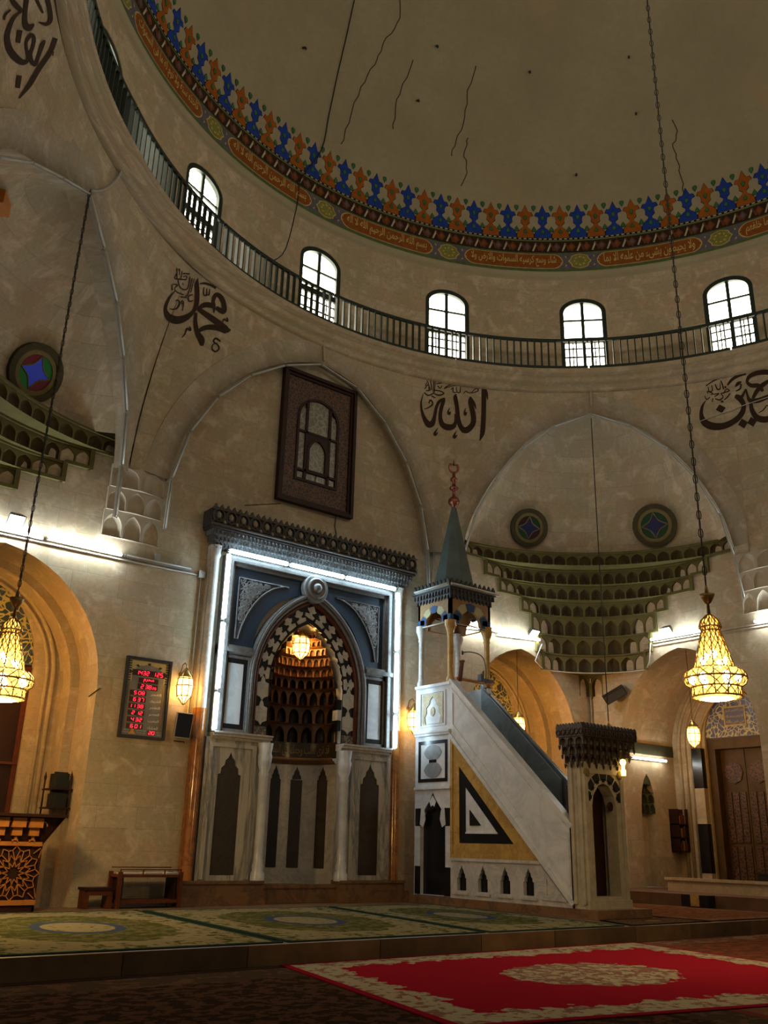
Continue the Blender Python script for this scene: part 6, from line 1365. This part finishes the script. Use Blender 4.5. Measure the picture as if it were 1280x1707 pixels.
m = MB(); m.box(24.55, 24.58, 17.02, 17.34, 1.52, 2.72); m.box(24.55, 24.97, 17.31, 17.34, 1.52, 2.6); m.box(24.94, 24.97, 16.98, 17.34, 1.52, 2.72); m.build('frame', M['wood_dark'], t)
bcol = [plain('book_cover_%s' % nm, lin(c), .6, 0, .2, 9, 0) for nm, c in (('brown', (110, 60, 34)), ('green', (50, 66, 50)), ('tan', (150, 110, 70)), ('maroon', (96, 34, 28)))]
for j, z in enumerate((1.54, 1.92, 2.30)):
    m = MB(); m.box(24.55, 24.97, 17.0, 17.34, z-.03, z); m.build('shelf', M['wood_dark'], t)
    for i in range(5):
        x = 24.60+.068*i; h = .22+.03*((i*3+j*2) % 4); m = MB(); m.box(x, x+.056, 17.04, 17.28, z, z+h); tag(m.build('book', bcol[(i+j) % 4]), '%s book on the %s tier of the hanging bookshelf, %s from the niche' % (('brown', 'dark green', 'tan', 'maroon')[(i+j) % 4], ('bottom', 'middle', 'top')[j], ORD[i]), 'book', 'books on the hanging bookshelf')
fa, fb = oY(926, 1288, 19.97), oY(940, 1304, 19.97); m = MB(); m.plate(rect(fa.x-.15, fb.x, fb.z, fa.z+.05), (), lambda a, b, c: V((a, 20.0-c, b)), -.01, .04); t = tag(m.build('notice_board', M['white_ink']), 'small white-edged notice in the bay behind the pulpit stair', 'notice'); m = MB(); m.plate(rect(fa.x-.12, fb.x-.04, fb.z+.04, fa.z+.01), (), lambda a, b, c: V((a, 20.0-c, b)), .04, .05); m.build('dark_sheet', M['black'], t)
m = MB(); m.tube([PQ(6.90, 4.22, -.25), PQ(6.95, 4.32, .02), PQ(6.98, 4.36, .10)], .014, 5); tag(m.build('iron_rod', M['iron']), 'short thin iron rod sticking out of the bay edge beside the prayer clock', 'rod')
m = MB(); m.box(23.3, 23.7, 13.0, 13.9, .53, 1.0); m.box(23.27, 23.73, 12.98, 13.92, 1.0, 1.05); tag(m.build('black_cuboid', M['black']), 'low black chest put in for the dark spot by the carved door', 'cuboid')  # plain black box put in where a low dark spot lies
for i, (x, k, c) in enumerate(((1148, 'marble_black', 'black'), (1163, 'marble_gold', 'honey'), (1178, 'marble_black', 'black'))):
    q = oX(x, 1497, 21.0); m = MB(); m.box(20.86, 21.16, q.y-.12, q.y+.12, .28, .535); tag(m.build('inlay_block', M[k]), '%s marble block set in the bench step, %s' % (c, ('nearest the portal', 'between two black blocks', 'farthest from the portal')[i]), 'block', 'marble blocks in the bench step')
h = []
for x, y in ((1166, 703), (1200, 690), (1240, 676), (1300, 656)):
    q = bvP.ray_cast(EYE, ray(x, y)); nn = q[1] if q[1].dot(EYE-q[0]) > 0 else -q[1]; h.append(q[0]+nn*.03)
pipe(h, 'thin pale cable crossing the cut-off calligraphy beside the chandelier chain', .012, M['pipe'], 'wall_cable', 'cable')
pipe([PQ(10.0, 9.12, .012), PQ(10.6, 9.3, .012), PQ(11.0, 9.42, .012)], 'thin dark wire running from the cornice to the carved window panel', .008, M['cord'], 'wall_wire', 'cable')
# small white globe lamp on the portal
t = thing('globe_lamp', 'small lit globe lamp on the corner of the portal crown', 'lamp', (16.2, 12.5, 2.98))
m = MB(); m.lathe([(0, .2), (.05, .22), (.065, .27), (.05, .32), (0, .34)], (16.2, 12.48, 2.98), 12); m.build('globe', M['lamp'], t); m = MB(); m.lathe([(.05, 0), (.055, .1), (.035, .14), (.04, .2)], (16.2, 12.48, 2.98), 10); m.build('holder', M['lamp'], t)
# ================================================================== CARPETS
def rug(name, quad, hx, hy, mat, lab, z, n=6, th=.012, cat='carpet', grp=None):
    """quad: four ground corners (x-,y-),(x+,y-),(x+,y+),(x-,y+); pattern runs in the carpet's own metres"""
    q = [V((*p, 0)) for p in quad]; m = MB(); rows = []; uv = []
    for j in range(n+1):
        t = j/n; rows.append([(q[0].lerp(q[1], i/n)).lerp(q[3].lerp(q[2], i/n), t)+V((0, 0, z+th)) for i in range(n+1)]); uv.append([(-hx+2*hx*i/n, -hy+2*hy*t) for i in range(n+1)])
    m.grid(rows, 0, uv, False)
    ed = [p+V((0, 0, z+th)) for p in q]; lo = [p+V((0, 0, z)) for p in q]
    for i in range(4): m.add([lo[i], lo[(i+1) % 4], ed[(i+1) % 4], ed[i]], [(0, 1, 2, 3)], 0, [(hx, hy)]*4)
    return tag(m.build(name, mat), lab, cat, grp)
CRM, OLV, GRN = (.21, .175, .095), (.062, .066, .018), (.018, .036, .026)
for i, (quad, hx_, hy_, lab) in enumerate((([(3.3, 11.22), (7.2, 11.22), (7.8, 17.2), (3.9, 17.2)], 1.95, 3.0, 'cream and olive carpet with a blue ring, in front of the stool and lattice platform'), ([(7.28, 11.22), (10.9, 11.22), (11.9, 17.0), (7.86, 17.1)], 1.9, 2.95, 'cream and olive carpet with a blue ring, right in front of the mihrab'), ([(10.98, 11.2), (14.3, 11.2), (14.85, 17.0), (11.98, 17.0)], 1.6, 2.95, 'cream and olive carpet with a blue ring, alongside the pulpit'))):
    rug('prayer_carpet', quad, hx_, hy_, carpet('cream_carpet_%d' % i, hx_, hy_, CRM, CRM, OLV, GRN, (.115, .10, .045), OLV, (.74, .70), .62, 7., (.04, .055, .10), .26, .40), lab, .252, cat='carpet', grp='cream carpets on the platform')
rug('red_carpet', [(6.08, 6.62), (13.1, 5.2), (14.2, 10.98), (7.02, 11.0)], 3.6, 2.4, carpet('red_medallion_carpet', 3.6, 2.4, (.25, .009, .018), (.33, .28, .18), (.2, .10, .07), (.22, .008, .02), (.34, .29, .19), None, (.36, .38), .62, 8., None, .42, .5), 'bright red carpet with a cream medallion and cream floral border', .0135)
DK = (.028, .017, .011)
rug('dark_carpet', [(-1.5, 2.0), (8.5, 2.0), (10.5, 10.9), (-1.5, 10.9)], 5, 4.4, carpet('dark_pattern_carpet', 5, 4.4, DK, (.05, .032, .02), (.085, .05, .03), (.05, .02, .014), (.12, .09, .06), (.085, .04, .024), (.10, .10), .8, 6., None, .2, .5), 'dark brown patterned carpet on the lower floor', .0)
rug('russet_carpet', [(8.3, 1.5), (24, 1.5), (24, 11.0), (10.2, 11.0)], 5, 4.6, carpet('russet_pattern_carpet', 5, 4.6, (.16, .05, .025), (.13, .06, .035), (.2, .12, .07), (.12, .03, .02), (.2, .13, .08), (.09, .035, .02), (.1, .1), .6, 5., None, .2, .5), 'russet carpet on the lower floor beyond the red carpet', .001)
rug('small_rug', [(14.45, 11.18), (16.95, 11.2), (17.0, 12.25), (14.9, 12.25)], 1.2, .6, carpet('dark_fringed_rug', 1.2, .6, (.13, .07, .03), (.10, .06, .03), (.2, .13, .06), (.012, .012, .012), (.2, .12, .06), (.05, .03, .02), (.2, .2), .15, 14., None, .1, .5), 'small brown fringed rug at the foot of the pulpit portal', .252)
rug('brown_carpet', [(17.0, 11.22), (20.9, 11.22), (20.4, 17.2), (16.75, 17.2)], 2.2, 3, carpet('brown_red_carpet', 2.2, 3, (.19, .075, .03), (.16, .08, .04), (.24, .13, .06), (.08, .03, .02), (.2, .1, .05), (.10, .04, .02), (.1, .1), .4, 6., None, .2, .5), 'red-brown carpet on the platform between the pulpit and the side bench', .256)
# ================================================================== WORLD AND VIEW
w = bpy.data.worlds.new('world'); SC.world = w; w.use_nodes = True; bg = w.node_tree.nodes['Background']; bg.inputs[0].default_value = (1., .86, .66, 1); bg.inputs[1].default_value = .08
vs_ = SC.view_settings; vs_.view_transform = 'Standard'; vs_.look = 'None'; vs_.gamma = 1; vs_.exposure = 0.2; vs_.use_curve_mapping = False
SC.cycles.max_bounces = 6; SC.cycles.diffuse_bounces = 4; SC.cycles.use_denoising = True; SC.cycles.sample_clamp_indirect = 6
